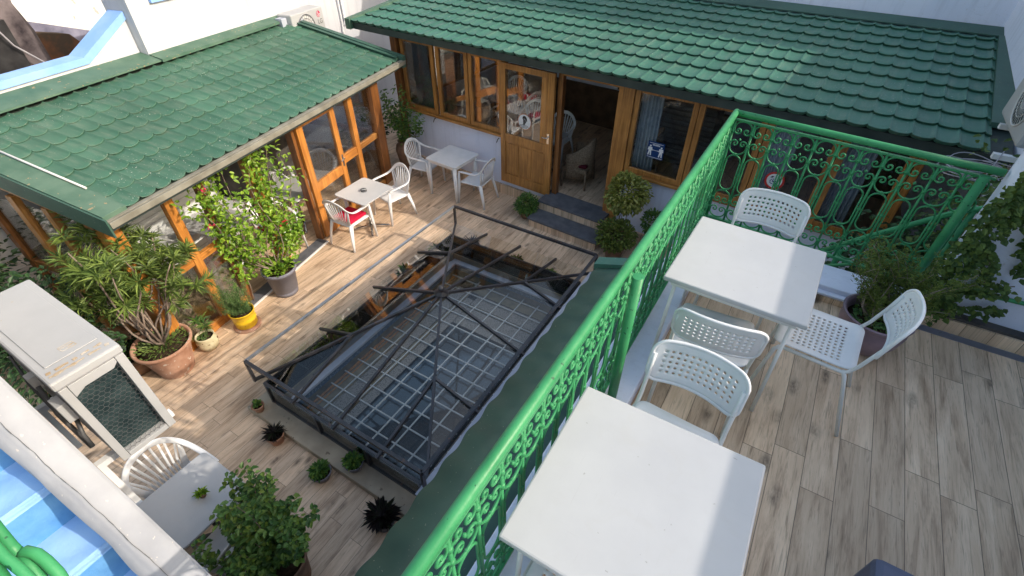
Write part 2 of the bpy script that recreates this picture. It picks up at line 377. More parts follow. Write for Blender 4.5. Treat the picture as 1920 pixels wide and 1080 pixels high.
# patterned indoor surfaces below the skylight
def speckled(name, a, b, scale):
    k = N(name)
    v = k.n('TexVoronoi'); v.inputs['Scale'].default_value = scale
    k.l(k.coord('World'), v.inputs['Vector'])
    col = k.ramp(v.outputs['Distance'], ((0.25, a), (0.5, b)))
    k.bsdf(col, 0.7, 0.3)
    return k.m
M['rug'] = speckled('speckled_grey_mosaic', (0.09, 0.083, 0.08), (0.27, 0.25, 0.235), 60)
M['zellige'] = speckled('blue_patterned_tile_band', (0.20, 0.27, 0.34), (0.07, 0.12, 0.20), 40)
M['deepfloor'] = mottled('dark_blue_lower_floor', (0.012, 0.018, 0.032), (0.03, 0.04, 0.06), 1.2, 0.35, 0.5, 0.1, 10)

# striped white boards inside the lean-to
def striped(name):
    k = N(name)
    sp = k.n('SeparateXYZ'); k.l(k.coord('World'), sp.inputs[0])
    f = k.math('FRACT', k.math('MULTIPLY', sp.outputs[2], 9.0))
    g = k.ramp(f, ((0.0, (0.34, 0.35, 0.38)), (0.08, (0.66, 0.67, 0.68)), (0.5, (0.72, 0.73, 0.73)), (0.93, (0.66, 0.67, 0.68)), (1.0, (0.34, 0.35, 0.38))))
    k.bsdf(g, 0.6, 0.3, 0, k.bump(f, 0.4, 0.01))
    return k.m
M['striped'] = striped('white_slatted_boards')
M['bench'] = mottled('white_bench_paint', (0.60, 0.61, 0.63), (0.70, 0.70, 0.71), 5, 0.5, 0.3, 0.1, 40)

M['l_oleander'] = leafmat('oleander_leaves', ((0.07, 0.115, 0.035), (0.13, 0.20, 0.05), (0.27, 0.36, 0.09), (0.09, 0.155, 0.05)))
M['l_bright'] = leafmat('bright_green_leaves', ((0.098, 0.210, 0.021), (0.210, 0.378, 0.042), (0.392, 0.560, 0.070), (0.140, 0.280, 0.028)), 0.4, 0.4)
M['l_rosemary'] = leafmat('rosemary_leaves', ((0.068, 0.135, 0.045), (0.120, 0.225, 0.068), (0.180, 0.300, 0.090)), 0.6, 0.2)
M['l_dark'] = leafmat('dark_green_leaves', ((0.016, 0.039, 0.016), (0.033, 0.078, 0.026), (0.052, 0.117, 0.039)), 0.5, 0.2)
M['l_mid'] = leafmat('mid_green_leaves', ((0.038, 0.098, 0.030), (0.075, 0.180, 0.045), (0.135, 0.255, 0.060), (0.195, 0.285, 0.045)), 0.45, 0.25)
M['l_yellow'] = leafmat('yellow_variegated_leaves', ((0.144, 0.180, 0.024), (0.312, 0.324, 0.072), (0.408, 0.408, 0.144), (0.120, 0.180, 0.024)), 0.5, 0.25)
M['l_olive'] = leafmat('olive_green_leaves', ((0.065, 0.104, 0.019), (0.130, 0.182, 0.033), (0.208, 0.247, 0.052)), 0.5, 0.25)
M['l_dry'] = leafmat('dry_brown_green_needles', ((0.096, 0.104, 0.040), (0.160, 0.160, 0.064), (0.208, 0.160, 0.096)), 0.6, 0.25)
M['l_maroon'] = leafmat('maroon_leaves', ((0.012, 0.012, 0.012), (0.030, 0.022, 0.025), (0.030, 0.045, 0.020)), 0.5, 0.15)
M['l_ivy'] = leafmat('ivy_leaves', ((0.045, 0.090, 0.022), (0.090, 0.150, 0.038), (0.150, 0.210, 0.045)), 0.5, 0.25)
M['l_fern'] = leafmat('cactus_green', ((0.030, 0.070, 0.020), (0.060, 0.130, 0.030)), 0.5, 0.15)

# ------------------------------------------------------------------ mesh helpers
def TF(v, m):
    return m @ Vector(v) if m is not None else Vector(v)
class MB:
    def __init__(s):
        s.v = []; s.f = []; s.sm = []; s.mi = []
        s.cur = 0
    def face(s, idx, smooth=False):
        s.f.append(tuple(idx)); s.sm.append(smooth); s.mi.append(s.cur)
    def box(s, x0, x1, y0, y1, z0, z1, m=None):
        b = len(s.v)
        for p in ((x0, y0, z0), (x1, y0, z0), (x1, y1, z0), (x0, y1, z0), (x0, y0, z1), (x1, y0, z1), (x1, y1, z1), (x0, y1, z1)):
            s.v.append(TF(p, m))
        for q in ((0, 3, 2, 1), (4, 5, 6, 7), (0, 1, 5, 4), (1, 2, 6, 5), (2, 3, 7, 6), (3, 0, 4, 7)):
            s.face([b + i for i in q])
        return s
    def hexa(s, pts):
        b = len(s.v)
        s.v += [Vector(p) for p in pts]
        for q in ((0, 3, 2, 1), (4, 5, 6, 7), (0, 1, 5, 4), (1, 2, 6, 5), (2, 3, 7, 6), (3, 0, 4, 7)):
            s.face([b + i for i in q])
        return s
    def bar(s, a, b, w, h, up=(0, 0, 1)):
        a = Vector(a); b = Vector(b); d = (b - a).normalized(); up = Vector(up)
        if abs(d.dot(up)) > 0.98: up = Vector((0, 1, 0)) if abs(d.y) < 0.9 else Vector((1, 0, 0))
        r = d.cross(up).normalized() * (w / 2); u = r.cross(d).normalized() * (h / 2)
        s.hexa([a - r - u, a + r - u, b + r - u, b - r - u, a - r + u, a + r + u, b + r + u, b - r + u])
        return s
    def quad(s, a, b, c, d, smooth=False):
        k = len(s.v); s.v += [Vector(a), Vector(b), Vector(c), Vector(d)]
        s.face((k, k + 1, k + 2, k + 3), smooth)
        return s
    def tube(s, pts, r, n=8, caps=True, rx=None, closed=False):
        pts = [Vector(p) for p in pts]
        N_ = len(pts)
        rr = r if isinstance(r, (list, tuple)) else [r] * N_
        t0 = (pts[1] - pts[0]).normalized()
        ref = Vector((0, 0, 1)) if abs(t0.z) < 0.9 else Vector((1, 0, 0))
        nrm = t0.cross(ref).normalized()
        base = len(s.v)
        for i, p in enumerate(pts):
            if i == 0: t = pts[1] - pts[0]
            elif i == N_ - 1: t = pts[-1] - pts[-2]
            else: t = pts[i + 1] - pts[i - 1]
            t = t.normalized() if t.length > 1e-9 else t0
            nrm = (nrm - t * nrm.dot(t))
            nrm = nrm.normalized() if nrm.length > 1e-6 else t.orthogonal().normalized()
            bn = t.cross(nrm)
            for k in range(n):
                a = 2 * PI * k / n
                s.v.append(p + nrm * (math.cos(a) * rr[i]) + bn * (math.sin(a) * rr[i]))
        for i in range(N_ - 1):
            for k in range(n):
                k2 = (k + 1) % n
                s.face((base + i * n + k, base + i * n + k2, base + (i + 1) * n + k2, base + (i + 1) * n + k), True)
        if caps:
            s.face([base + k for k in reversed(range(n))])
            s.face([base + (N_ - 1) * n + k for k in range(n)])
        return s
    def ribbon(s, pts, w, t, nrm):
        """flat bar swept along pts; nrm(i) gives the thickness direction"""
        pts = [Vector(p) for p in pts]; N_ = len(pts); base = len(s.v)
        for i, p in enumerate(pts):
            if i == 0: d = pts[1] - pts[0]
            elif i == N_ - 1: d = pts[-1] - pts[-2]
            else: d = pts[i + 1] - pts[i - 1]
            d.normalize()
            n_ = Vector(nrm(i) if callable(nrm) else nrm); n_ = (n_ - d * n_.dot(d)).normalized()
            b = d.cross(n_).normalized()
            ww = (w[i] if isinstance(w, (list, tuple)) else w) / 2; tt = t / 2
            e = min(ww, tt) * 0.6
            for (a, c) in ((-ww, -tt + e), (-ww + e, -tt), (ww - e, -tt), (ww, -tt + e), (ww, tt - e), (ww - e, tt), (-ww + e, tt), (-ww, tt - e)):
                s.v.append(p + b * a + n_ * c)
        for i in range(N_ - 1):
            for k in range(8):
                k2 = (k + 1) % 8
                s.face((base + i * 8 + k, base + i * 8 + k2, base + (i + 1) * 8 + k2, base + (i + 1) * 8 + k), True)
        s.face([base + k for k in reversed(range(8))]); s.face([base + (N_ - 1) * 8 + k for k in range(8)])
        return s
    def lathe(s, prof, n=28, c=(0, 0, 0), wob=0.0):
        base = len(s.v); c = Vector(c)
        for i, (r, z) in enumerate(prof):
            for k in range(n):
                a = 2 * PI * k / n
                rr = r * (1 + wob * math.sin(3 * a + i))
                s.v.append(c + Vector((rr * math.cos(a), rr * math.sin(a), z)))
        for i in range(len(prof) - 1):
            for k in range(n):
                k2 = (k + 1) % n
                s.face((base + i * n + k, base + i * n + k2, base + (i + 1) * n + k2, base + (i + 1) * n + k), True)
        if prof[0][0] > 1e-4: s.face([base + k for k in reversed(range(n))])
        if prof[-1][0] > 1e-4: s.face([base + (len(prof) - 1) * n + k for k in range(n)])
        return s
    def prism(s, pts, ext):
        """polygon pts (3D list) extruded by vector ext"""
        b = len(s.v); n = len(pts); ext = Vector(ext)
        s.v += [Vector(p) for p in pts] + [Vector(p) + ext for p in pts]
        s.face(list(range(b, b + n))[::-1]); s.face(list(range(b + n, b + 2 * n)))
        for i in range(n):
            j = (i + 1) % n
            s.face((b + i, b + j, b + n + j, b + n + i))
        return s
    def leaf(s, p, d, up, L, w, fold=0.15, broad=True):
        d = d.normalized(); side = d.cross(up)
        side = side.normalized() if side.length > 1e-5 else d.orthogonal().normalized()
        nn = side.cross(d).normalized()
        b = len(s.v); tip = p + d * L - nn * (L * 0.18)
        if broad:
            a1 = p + d * (L * 0.3); a2 = p + d * (L * 0.68) - nn * (L * 0.05)
            h = nn * (w * fold)
            s.v += [p, a1 - side * (w * 0.5) + h, a2 - side * (w * 0.36) + h, tip, a2 + side * (w * 0.36) + h, a1 + side * (w * 0.5) + h]
            s.face((b, b + 1, b + 2, b + 3)); s.face((b, b + 3, b + 4, b + 5))
        else:
            a1 = p + d * (L * 0.45); h = nn * (w * fold)
            s.v += [p, a1 - side * (w * 0.5) + h, tip, a1 + side * (w * 0.5) + h]
            s.face((b, b + 1, b + 2)); s.face((b, b + 2, b + 3))
    def build(s, name, mat, parent=None, bevel=0.0, loc=None):
        me = bpy.data.meshes.new(name)
        me.from_pydata([tuple(v) for v in s.v], [], s.f)
        mats = mat if isinstance(mat, (list, tuple)) else [mat]
        for m_ in mats: me.materials.append(M[m_] if isinstance(m_, str) else m_)
        me.polygons.foreach_set('use_smooth', s.sm)
        if len(mats) > 1: me.polygons.foreach_set('material_index', s.mi)
        me.update()
        o = bpy.data.objects.new(name, me)
        COL.objects.link(o)
        if parent is not None: o.parent = parent
        if loc is not None: o.location = loc
        if bevel > 0:
            bv = o.modifiers.new('bevel', 'BEVEL'); bv.width = bevel; bv.segments = 2; bv.limit_method = 'ANGLE'
            bv.angle_limit = math.radians(40)
        return o

def tag(o, label=None, cat=None, group=None, kind=None):
    if label: o['label'] = label
    if cat: o['category'] = cat
    if group: o['group'] = group
    if kind: o['kind'] = kind
    return o
def thing(name, label, cat, loc=(0, 0, 0), rz=0.0, group=None):
    o = bpy.data.objects.new(name, None)
    o.empty_display_size = 0.1
    COL.objects.link(o)
    o.location = loc; o.rotation_euler = (0, 0, rz)
    return tag(o, label, cat, group)
def dup(root, loc, rz, label, group=None):
    """copy of a thing with its parts and sub-parts"""
    r = root.copy(); COL.objects.link(r); r.location = loc; r.rotation_euler = (0, 0, rz)
    r['label'] = label
    if group: r['group'] = group
    for ch in list(root.children):
        c = ch.copy(); COL.objects.link(c); c.parent = r
        for g in list(ch.children):
            q = g.copy(); COL.objects.link(q); q.parent = c
    return r
def rnd(a, b): return random.uniform(a, b)
# ================================================================== SETTING
mb = MB(); mb.box(-60, 60, -60, 60, -3.35, -3.30)
g = mb.build('ground', mottled('far_ground', (0.16, 0.14, 0.12), (0.24, 0.22, 0.19), 0.5, 0.9, 0.1, 0.3, 5)); tag(g, kind='structure')
# courtyard floor with the skylight opening left free
HX0, HX1, HY0, HY1 = -3.99, -1.86, 1.50, 4.78
mb = MB()
for (a, b, c, d) in ((-10.5, HX0, -3, 10.6), (HX1, 2.2, -3, 10.6), (HX0, HX1, -3, HY0), (HX0, HX1, HY1, 10.6)):
    mb.box(a, b, c, d, -0.25, 0.0)
tag(mb.build('courtyard_floor', 'floor'), kind='structure')
# upper terrace slab
mb = MB(); mb.box(-0.30, 1.83, -1.4, 3.42, 2.05, 2.30)
tag(mb.build('terrace_floor', 'floor'), kind='structure')

# ================================================================== MAIN CAFE BUILDING (local x along the front, local y inwards)
B0 = thing('cafe_building', 'long low cafe with green tiled roof and honey wood windows across the courtyard', 'building', (-3.0, 6.83, 0.0), -0.065)
UL, UR, FZ = -3.93, 4.88, 0.33
mb = MB()
mb.box(UL + 0.02, -1.43, 0.03, 0.2, 0, 1.13)
mb.box(0.72, UR, 0.03, 0.2, 0, 1.13)
mb.box(-1.43, -0.36, 0.03, 0.2, 0, 0.30)
mb.build('front_wall', 'white', B0)
mb = MB(); mb.box(UL, -0.42, -0.02, 0.027, 0, 0.17); mb.box(0.74, UR, -0.02, 0.027, 0, 0.15)
mb.build('skirting', 'kerb_tile', B0)
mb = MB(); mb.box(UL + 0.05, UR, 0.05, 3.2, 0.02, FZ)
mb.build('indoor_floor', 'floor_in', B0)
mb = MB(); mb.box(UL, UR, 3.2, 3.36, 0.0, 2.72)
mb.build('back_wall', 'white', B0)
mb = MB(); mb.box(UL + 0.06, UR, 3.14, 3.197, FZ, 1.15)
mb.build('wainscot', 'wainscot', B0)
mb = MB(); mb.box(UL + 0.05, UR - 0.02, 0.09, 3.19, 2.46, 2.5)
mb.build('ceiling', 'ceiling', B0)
mb = MB(); mb.box(UR, UR + 0.08, 0.0, 3.3, 0, 2.45)
mb.build('end_wall', 'white', B0)
# left glazed end
mb = MB(); mb.box(UL, UL + 0.09, 0.14, 3.2, 0.0, 1.13)
mb.build('side_wall', 'white', B0)
def window(u0, u1, z0, z1, y=0.0, name='window', fw=0.055, mat='wood', parent=None, glassm='glass', dep=0.055, axis='x', x0=0.0):
    """wood frame with a pane in it; axis 'x' spans local x, axis 'y' spans local y"""
    mb = MB()
    def bx(a0, a1, c0, c1, d0, d1):
        if axis == 'x': mb.box(a0, a1, d0, d1, c0, c1)
        else: mb.box(d0, d1, a0, a1, c0, c1)
    y0, y1 = y, y + dep
    bx(u0, u0 + fw, z0, z1, y0, y1); bx(u1 - fw, u1, z0, z1, y0, y1)
    bx(u0 + fw, u1 - fw, z0, z0 + fw, y0 + 0.003, y1 - 0.003); bx(u0 + fw, u1 - fw, z1 - fw, z1, y0 + 0.003, y1 - 0.003)
    f = mb.build(name, mat, parent, 0.004)
    mb = MB()
    m_ = (y0 + y1) / 2
    if axis == 'x': mb.box(u0 + fw, u1 - fw, m_ - 0.003, m_ + 0.003, z0 + fw, z1 - fw)
    else: mb.box(m_ - 0.003, m_ + 0.003, u0 + fw, u1 - fw, z0 + fw, z1 - fw)
    mb.build('pane', glassm, f)
    return f
for (a, b) in ((-3.72, -2.93), (-2.87, -2.16), (-2.14, -1.43), (0.87, 1.765), (1.775, 2.63), (2.64, 3.46), (3.47, 4.20), (4.21, 4.86)):
    window(a, b, 1.145, 2.40, 0.0, parent=B0, fw=0.075)
for (a, b) in ((UL + 0.17, -1.42), (0.87, UR)):
    mb = MB(); mb.box(a, b, -0.05, 0.10, 1.10, 1.14); mb.build('sill', 'wood_h', B0, 0.006)
mb = MB(); mb.box(UL, UR, -0.025, 0.10, 2.403, 2.53)
mb.build('header_beam', 'wood_h', B0, 0.005)
mb = MB(); mb.box(UL, UL + 0.15, -0.03, 0.12, 0.0, 2.40)
mb.build('corner_post', 'wood_b', B0, 0.008)
mb = MB(); mb.box(-1.425, -1.36, 0.0, 0.08, 0.33, 2.40); mb.build('door_post', 'wood', B0, 0.004)
mb = MB(); mb.box(-0.375, -0.29, 0.0, 0.09, 0.33, 2.40); mb.build('door_post', 'wood_b', B0, 0.004)
mb = MB(); mb.box(0.615, 0.69, 0.0, 0.09, 0.20, 2.40); mb.build('door_post', 'wood', B0, 0.004)
mb = MB(); mb.box(0.694, 0.865, -0.025, 0.12, 0.15, 2.40); mb.build('door_post', 'wood', B0, 0.006)
mb = MB(); mb.box(-0.29, 0.615, 0.0, 0.08, 2.33, 2.402); mb.build('door_head', 'wood_h', B0, 0.004)
# door leaf folded against the front
L0, L1, LY0, LY1 = -1.41, -0.385, -0.085, -0.035
mb = MB()
mb.box(L0, L0 + 0.10, LY0, LY1, 0.30, 2.36); mb.box(L1 - 0.12, L1, LY0, LY1, 0.30, 2.36)
mb.box(L1 - 0.24, L1 - 0.125, LY0 + 0.012, LY1 - 0.01, 1.22, 2.27)
mb.box(L0 + 0.10, L1 - 0.12, LY0 + 0.002, LY1 - 0.002, 2.27, 2.36)
mb.box(L0 + 0.10, L1 - 0.12, LY0 + 0.002, LY1 - 0.002, 1.08, 1.22)
mb.box(L0 + 0.10, L1 - 0.12, LY0 + 0.002, LY1 - 0.002, 0.30, 0.47)
mb.box(L0 + 0.10, L1 - 0.12, LY0 + 0.018, LY1 - 0.01, 0.47, 1.08)
for k in range(3):
    a = L0 + 0.13 + k * 0.265
    mb.box(a, a + 0.24, LY0 + 0.008, LY0 + 0.02, 0.50, 1.05)
dl = mb.build('door', 'wood', B0, 0.006)
mb = MB(); mb.box(L0 + 0.10, L1 - 0.24, -0.063, -0.057, 1.22, 2.27); mb.build('pane', 'glass', dl)
mb = MB(); mb.box(L1 - 0.09, L1 - 0.05, LY0 - 0.006, LY0 - 0.001, 1.25, 1.42); mb.tube([(L1 - 0.07, LY0, 1.36), (L1 - 0.07, LY0 - 0.05, 1.36), (L1 - 0.17, LY0 - 0.05, 1.355)], 0.008, 8)
mb.build('handle', 'chrome', dl)
# left end windows
for (a, b) in ((0.16, 0.92), (0.96, 1.72), (1.76, 2.44), (2.48, 3.16)):
    window(a, b, 1.145, 2.40, UL + 0.01, parent=B0, axis='y', fw=0.05)
mb = MB(); mb.box(UL, UL + 0.1, 0.125, 3.2, 2.403, 2.47); mb.build('side_beam', 'wood', B0)
# hooks under the sills
for (u_, z_) in ((-2.95, 1.10), (-1.47, 1.08), (1.13, 1.12), (2.6, 1.10)):
    mb = MB(); mb.tube([(u_, -0.05, z_), (u_, -0.09, z_ - 0.01), (u_ - 0.02, -0.10, z_ - 0.07)], 0.008, 6)
    mb.build('hook', 'black', B0)
# steps
st = MB(); st.box(-0.42, 0.74, -0.32, 0.025, 0.165, 0.295); s1 = st
st.box(-0.40, 0.86, -0.66, -0.323, 0.0, 0.125)
s_ = st.build('step', 'kerb_tile', B0)
mb = MB(); mb.box(-0.44, 0.76, -0.34, 0.10, 0.297, 0.335); mb.build('tread', 'slate', s_, 0.004)
mb = MB(); mb.box(-0.43, 0.89, -0.68, -0.325, 0.127, 0.165); mb.build('tread', 'slate', s_, 0.004)
# curtains
def curtain(u0, u1, z0, z1, y, amp=0.03, folds=6, slant=0.0, parent=None, mat='curtain'):
    mb = MB(); n = folds * 8
    for i in range(n + 1):
        t = i / n; a = amp * math.sin(t * folds * 2 * PI) + amp * 0.4 * math.sin(t * 17)
        for k, z in enumerate((z1, (z0 + z1) / 2, z0)):
            mb.v.append(Vector((u0 + (u1 - u0) * t + slant * k / 2 * t, y + a * (0.7 + 0.3 * k), z)))
    for i in range(n):
        for k in range(2):
            mb.face((i * 3 + k, i * 3 + k + 1, (i + 1) * 3 + k + 1, (i + 1) * 3 + k), True)
    o = mb.build('curtain', mat, parent)
    sd = o.modifiers.new('thick', 'SOLIDIFY'); sd.thickness = 0.003
    return o
for (a, b, sl) in ((-3.60, -3.22, 0.12), (0.93, 1.24, 0.02), (2.68, 3.02, 0.0), (3.55, 3.85, 0.0), (1.40, 1.5, 0.0)):
    if b - a > 0.2: curtain(a, b, 0.45 if a > 0 else 0.6, 2.38, 0.16, parent=B0, slant=sl)

# ---- roof tiles
def tile_sheet(u0, u1, t0, t1, z0, slope, wave, step, hw=0.021, lift=0.030, per=14, sc=0.011):
    mb = MB()
    nu = int(round((u1 - u0) / wave * per))
    rows = int(math.ceil((t1 - t0) / step - 0.2))
    us = [u0 + (u1 - u0) * i / nu for i in range(nu + 1)]
    for r in range(rows):
        ta, tb = t0 + r * step, min(t1, t0 + (r + 1) * step + 0.03)
        js = random.uniform(-0.002, 0.002)
        base = len(mb.v)
        fr = (0.0, 0.03, 0.35, 0.7, 1.0)
        for j, f in enumerate((-1,) + fr):
            ff = max(f, 0.0)
            for u in us:
                p = ((u - u0) / wave) % 1.0
                q = abs(2 * p - 1)
                prof = hw * 0.34 * (q / 0.84) ** 2 if q < 0.84 else hw * (0.34 + 0.66 * math.sin((q - 0.84) / 0.16 * PI / 2))
                sc_ = -sc * (1 - q ** 2) * (1 - ff)
                t = ta + (tb - ta) * ff + sc_
                z = z0 + slope * (t - t0) + prof + lift * (1 - ff) + js
                if ff == 0.0 and f >= 0: z -= 0.0
                if f < 0: z -= lift + 0.012; t += 0.035
                if f == 0.0: z -= 0.004
                mb.v.append(Vector((u, t, z)))
        n = nu + 1
        for j in range(len(fr)):
            for i in range(nu):
                mb.face((base + j * n + i, base + j * n + i + 1, base + (j + 1) * n + i + 1, base + (j + 1) * n + i), j > 0)
    return mb
SL = 0.11
rf = tile_sheet(-4.60, 4.66, -0.29, 3.12, 2.565, SL, 0.2, 0.355).build('roof', 'roof', B0)
mb = MB()
mb.hexa([(-4.60, -0.25, 2.44), (4.86, -0.25, 2.44), (4.86, 3.35, 2.82), (-4.60, 3.35, 2.82), (-4.60, -0.25, 2.545), (4.86, -0.25, 2.545), (4.86, 3.35, 2.94), (-4.60, 3.35, 2.94)])
mb.build('fascia', 'fascia', rf)
mb = MB()
def rz_(t): return 2.565 + SL * (t + 0.29)
mb.hexa([(-4.60, 3.04, rz_(3.04) + 0.03), (4.88, 3.04, rz_(3.04) + 0.03), (4.88, 3.33, rz_(3.33) + 0.05), (-4.60, 3.33, rz_(3.33) + 0.05),
         (-4.60, 3.04, rz_(3.04) + 0.045), (4.88, 3.04, rz_(3.04) + 0.045), (4.88, 3.33, rz_(3.33) + 0.07), (-4.60, 3.33, rz_(3.33) + 0.07)])
mb.hexa([(4.64, 0.3, rz_(0.3) + 0.0), (4.87, 0.3, rz_(0.3) + 0.0), (4.87, 3.03, rz_(3.03) + 0.0), (4.64, 3.03, rz_(3.03) + 0.0),
         (4.64, 0.3, rz_(0.3) + 0.05), (4.87, 0.3, rz_(0.3) + 0.075), (4.87, 3.03, rz_(3.03) + 0.075), (4.64, 3.03, rz_(3.03) + 0.05)])
mb.build('flashing', 'roof_dark', rf)
mb = MB()
mb.hexa([(-4.70, -0.33, rz_(-0.33) - 0.12), (-4.58, -0.33, rz_(-0.33) - 0.12), (-4.58, 3.3, rz_(3.3) - 0.12), (-4.70, 3.3, rz_(3.3) - 0.12),
         (-4.70, -0.33, rz_(-0.33) + 0.05), (-4.58, -0.33, rz_(-0.33) + 0.05), (-4.58, 3.3, rz_(3.3) + 0.05), (-4.70, 3.3, rz_(3.3) + 0.05)])
mb.build('verge_trim', 'roof_flash', rf)

# window stickers
def disc(mb, c, r, n=28, y=0.0, ex=1.0):
    b = len(mb.v)
    for i in range(n):
        a = 2 * PI * i / n
        mb.v.append(Vector((c[0] + r * math.cos(a) * ex, y, c[1] + r * math.sin(a))))
    mb.face(list(range(b, b + n)))
def flat(mb, pts, y, c=(0, 0), s=1.0):
    b = len(mb.v)
    for (x, z) in pts: mb.v.append(Vector((c[0] + x * s, y, c[1] + z * s)))
    mb.face(list(range(b, b + len(pts))))
def rect(mb, x0, x1, z0, z1, y): flat(mb, ((x0, z0), (x1, z0), (x1, z1), (x0, z1)), y)
# round mask notice on the door glass
C1 = (-0.93, 1.50)
mb = MB(); mb.cur = 0; disc(mb, C1, 0.135, y=-0.066); mb.cur = 1; disc(mb, C1, 0.122, y=-0.068)
mb.cur = 2
flat(mb, ((-0.3, 0.35), (-0.28, 0.6), (-0.1, 0.78), (0.15, 0.75), (0.36, 0.5), (0.42, 0.1), (0.3, 0.12), (0.1, 0.35), (-0.12, 0.42), (-0.15, 0.2)), -0.070, C1, 0.13)
mb.cur = 3
flat(mb, ((-0.14, 0.38), (0.1, 0.32), (0.26, 0.1), (0.24, -0.1), (0.1, -0.2), (0.12, -0.38), (-0.3, -0.38), (-0.16, -0.2), (-0.22, 0.1)), -0.0705, C1, 0.13)
mb.cur = 2
for i, w in enumerate((0.09, 0.11, 0.07)): rect(mb, C1[0] - w, C1[0] + w * 0.8, C1[1] - 0.062 - i * 0.02, C1[1] - 0.055 - i * 0.02, -0.0702)
nb = mb.build('notice', ['sign_o', 'sign_w', 'black', 'darkgrey'], B0); tag(nb, 'round white notice with a masked head drawn on it')
# blue keep-your-distance notice
mb = MB(); cx, cz = 1.31, 1.585
mb.cur = 0; rect(mb, cx - 0.125, cx + 0.125, cz - 0.125, cz + 0.125, -0.012)
mb.cur = 1
def man(x, s=1.0):
    disc(mb, (x, cz + 0.055 * s), 0.014, 14, -0.0135)
    flat(mb, ((-0.028, 0.038), (0.028, 0.038), (0.036, -0.01), (0.022, -0.012), (0.018, 0.015), (0.020, -0.02), (0.028, -0.085), (0.010, -0.088), (0.0, -0.03), (-0.012, -0.088), (-0.030, -0.085), (-0.020, -0.02), (-0.018, 0.015), (-0.022, -0.012), (-0.036, -0.01)), -0.0136, (x, cz), s)
man(cx - 0.082); man(cx + 0.082)
rect(mb, cx - 0.038, cx + 0.038, cz - 0.003, cz + 0.003, -0.0135)
flat(mb, ((cx - 0.05, cz), (cx - 0.036, cz + 0.009), (cx - 0.036, cz - 0.009)), -0.0136); flat(mb, ((cx + 0.05, cz), (cx + 0.036, cz - 0.009), (cx + 0.036, cz + 0.009)), -0.0136)
rect(mb, cx - 0.10, cx + 0.10, cz + 0.098, cz + 0.104, -0.0135)
rect(mb, cx - 0.115, cx + 0.115, cz - 0.112, cz - 0.106, -0.0135)
random.seed(3)
xx = cx - 0.055
while xx < cx + 0.05:
    w = random.choice((0.005, 0.008, 0.010)); rect(mb, xx, xx + w, cz + 0.066, cz + 0.088, -0.0135); xx += w + 0.004
nb = mb.build('notice', ['sign_b', 'sign_w'], B0); tag(nb, 'square navy notice with two white figures and an arrow between them')
# round red no-entry style notice
C3 = (2.93, 1.61)
mb = MB(); mb.cur = 0; disc(mb, C3, 0.12, y=-0.012); mb.cur = 1; disc(mb, C3, 0.093, y=-0.0135)
mb.cur = 2
flat(mb, ((-0.06, 0.03), (-0.045, 0.055), (-0.02, 0.06), (-0.03, 0.035)), -0.015, C3); flat(mb, ((0.05, 0.055), (0.075, 0.02), (0.07, -0.03), (0.055, 0.0)), -0.015, C3)
mb.cur = 3
for k in range(9):
    a = 2 * PI * k / 9
    flat(mb, ((0.028 * math.cos(a), 0.028 * math.sin(a)), (0.04 * math.cos(a), 0.04 * math.sin(a)), (0.04 * math.cos(a + 0.5), 0.04 * math.sin(a + 0.5)), (0.028 * math.cos(a + 0.5), 0.028 * math.sin(a + 0.5))), -0.0151, (C3[0] - 0.015, C3[1] - 0.015))
flat(mb, ((-0.03, -0.01), (0.02, -0.045), (0.028, -0.03), (-0.02, 0.005)), -0.0152, C3)
nb = mb.build('notice', ['sign_r', 'sign_w', 'black', 'sign_b'], B0); tag(nb, 'round red bordered notice on the glass behind the far railing')

# ---- indoor things seen through door and windows
def loc_main(u, w, z=0.0):
    p = B0.matrix_basis @ Vector((u, w, z)) if False else Vector((-3.0 + u * math.cos(-0.065) - w * math.sin(-0.065), 6.83 + u * math.sin(-0.065) + w * math.cos(-0.065), z))
    return p

# ================================================================== SURROUNDING WALLS
def wall_thing(name, label, cat, parts):
    t = thing(name, label, cat)
    for (nm, mat, fn) in parts:
        m_ = MB(); fn(m_); m_.build(nm, mat, t)
    return t
# rear house wall behind the long roof (parallel with the cafe)
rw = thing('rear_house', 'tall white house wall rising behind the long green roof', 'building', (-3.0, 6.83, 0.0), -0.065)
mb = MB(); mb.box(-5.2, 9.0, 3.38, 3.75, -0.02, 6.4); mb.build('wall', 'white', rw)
# right-hand wall
rt = thing('right_house', 'tall shaded white wall closing the right side above the stairwell', 'building')
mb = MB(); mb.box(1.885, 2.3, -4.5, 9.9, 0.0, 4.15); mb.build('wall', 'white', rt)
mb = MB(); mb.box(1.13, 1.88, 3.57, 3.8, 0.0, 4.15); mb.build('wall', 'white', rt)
mb = MB(); mb.box(1.12, 1.84, 3.485, 3.567, 2.302, 2.40); mb.build('skirting', 'kerb_tile', rt)
mb = MB(); mb.box(1.12, 1.84, 3.50, 3.568, 2.402, 2.42); mb.build('ledge', 'in_dark', rt)
mb = MB(); mb.tube([(1.22, 3.53, 2.62), (1.86, 3.53, 2.66)], 0.014, 8); mb.build('pipe', 'greenp', rt)

# left house in the lean-to's frame: x along the eave, y away from the courtyard
SHX, SHY, SHR = -5.36, 1.33, math.radians(101.298)
lh = thing('left_house', 'bright white house wall rising behind the small green roof', 'building', (SHX, SHY, 0), SHR)
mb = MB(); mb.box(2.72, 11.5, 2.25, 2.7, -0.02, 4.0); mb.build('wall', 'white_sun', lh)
mb = MB(); mb.box(3.04, 3.75, 2.20, 2.248, 3.26, 3.34); mb.build('window_sill', 'coping_blue', lh)
mb = MB(); mb.box(3.10, 3.7, 2.235, 2.249, 3.345, 4.3); mb.build('window', 'glass_dark', lh)
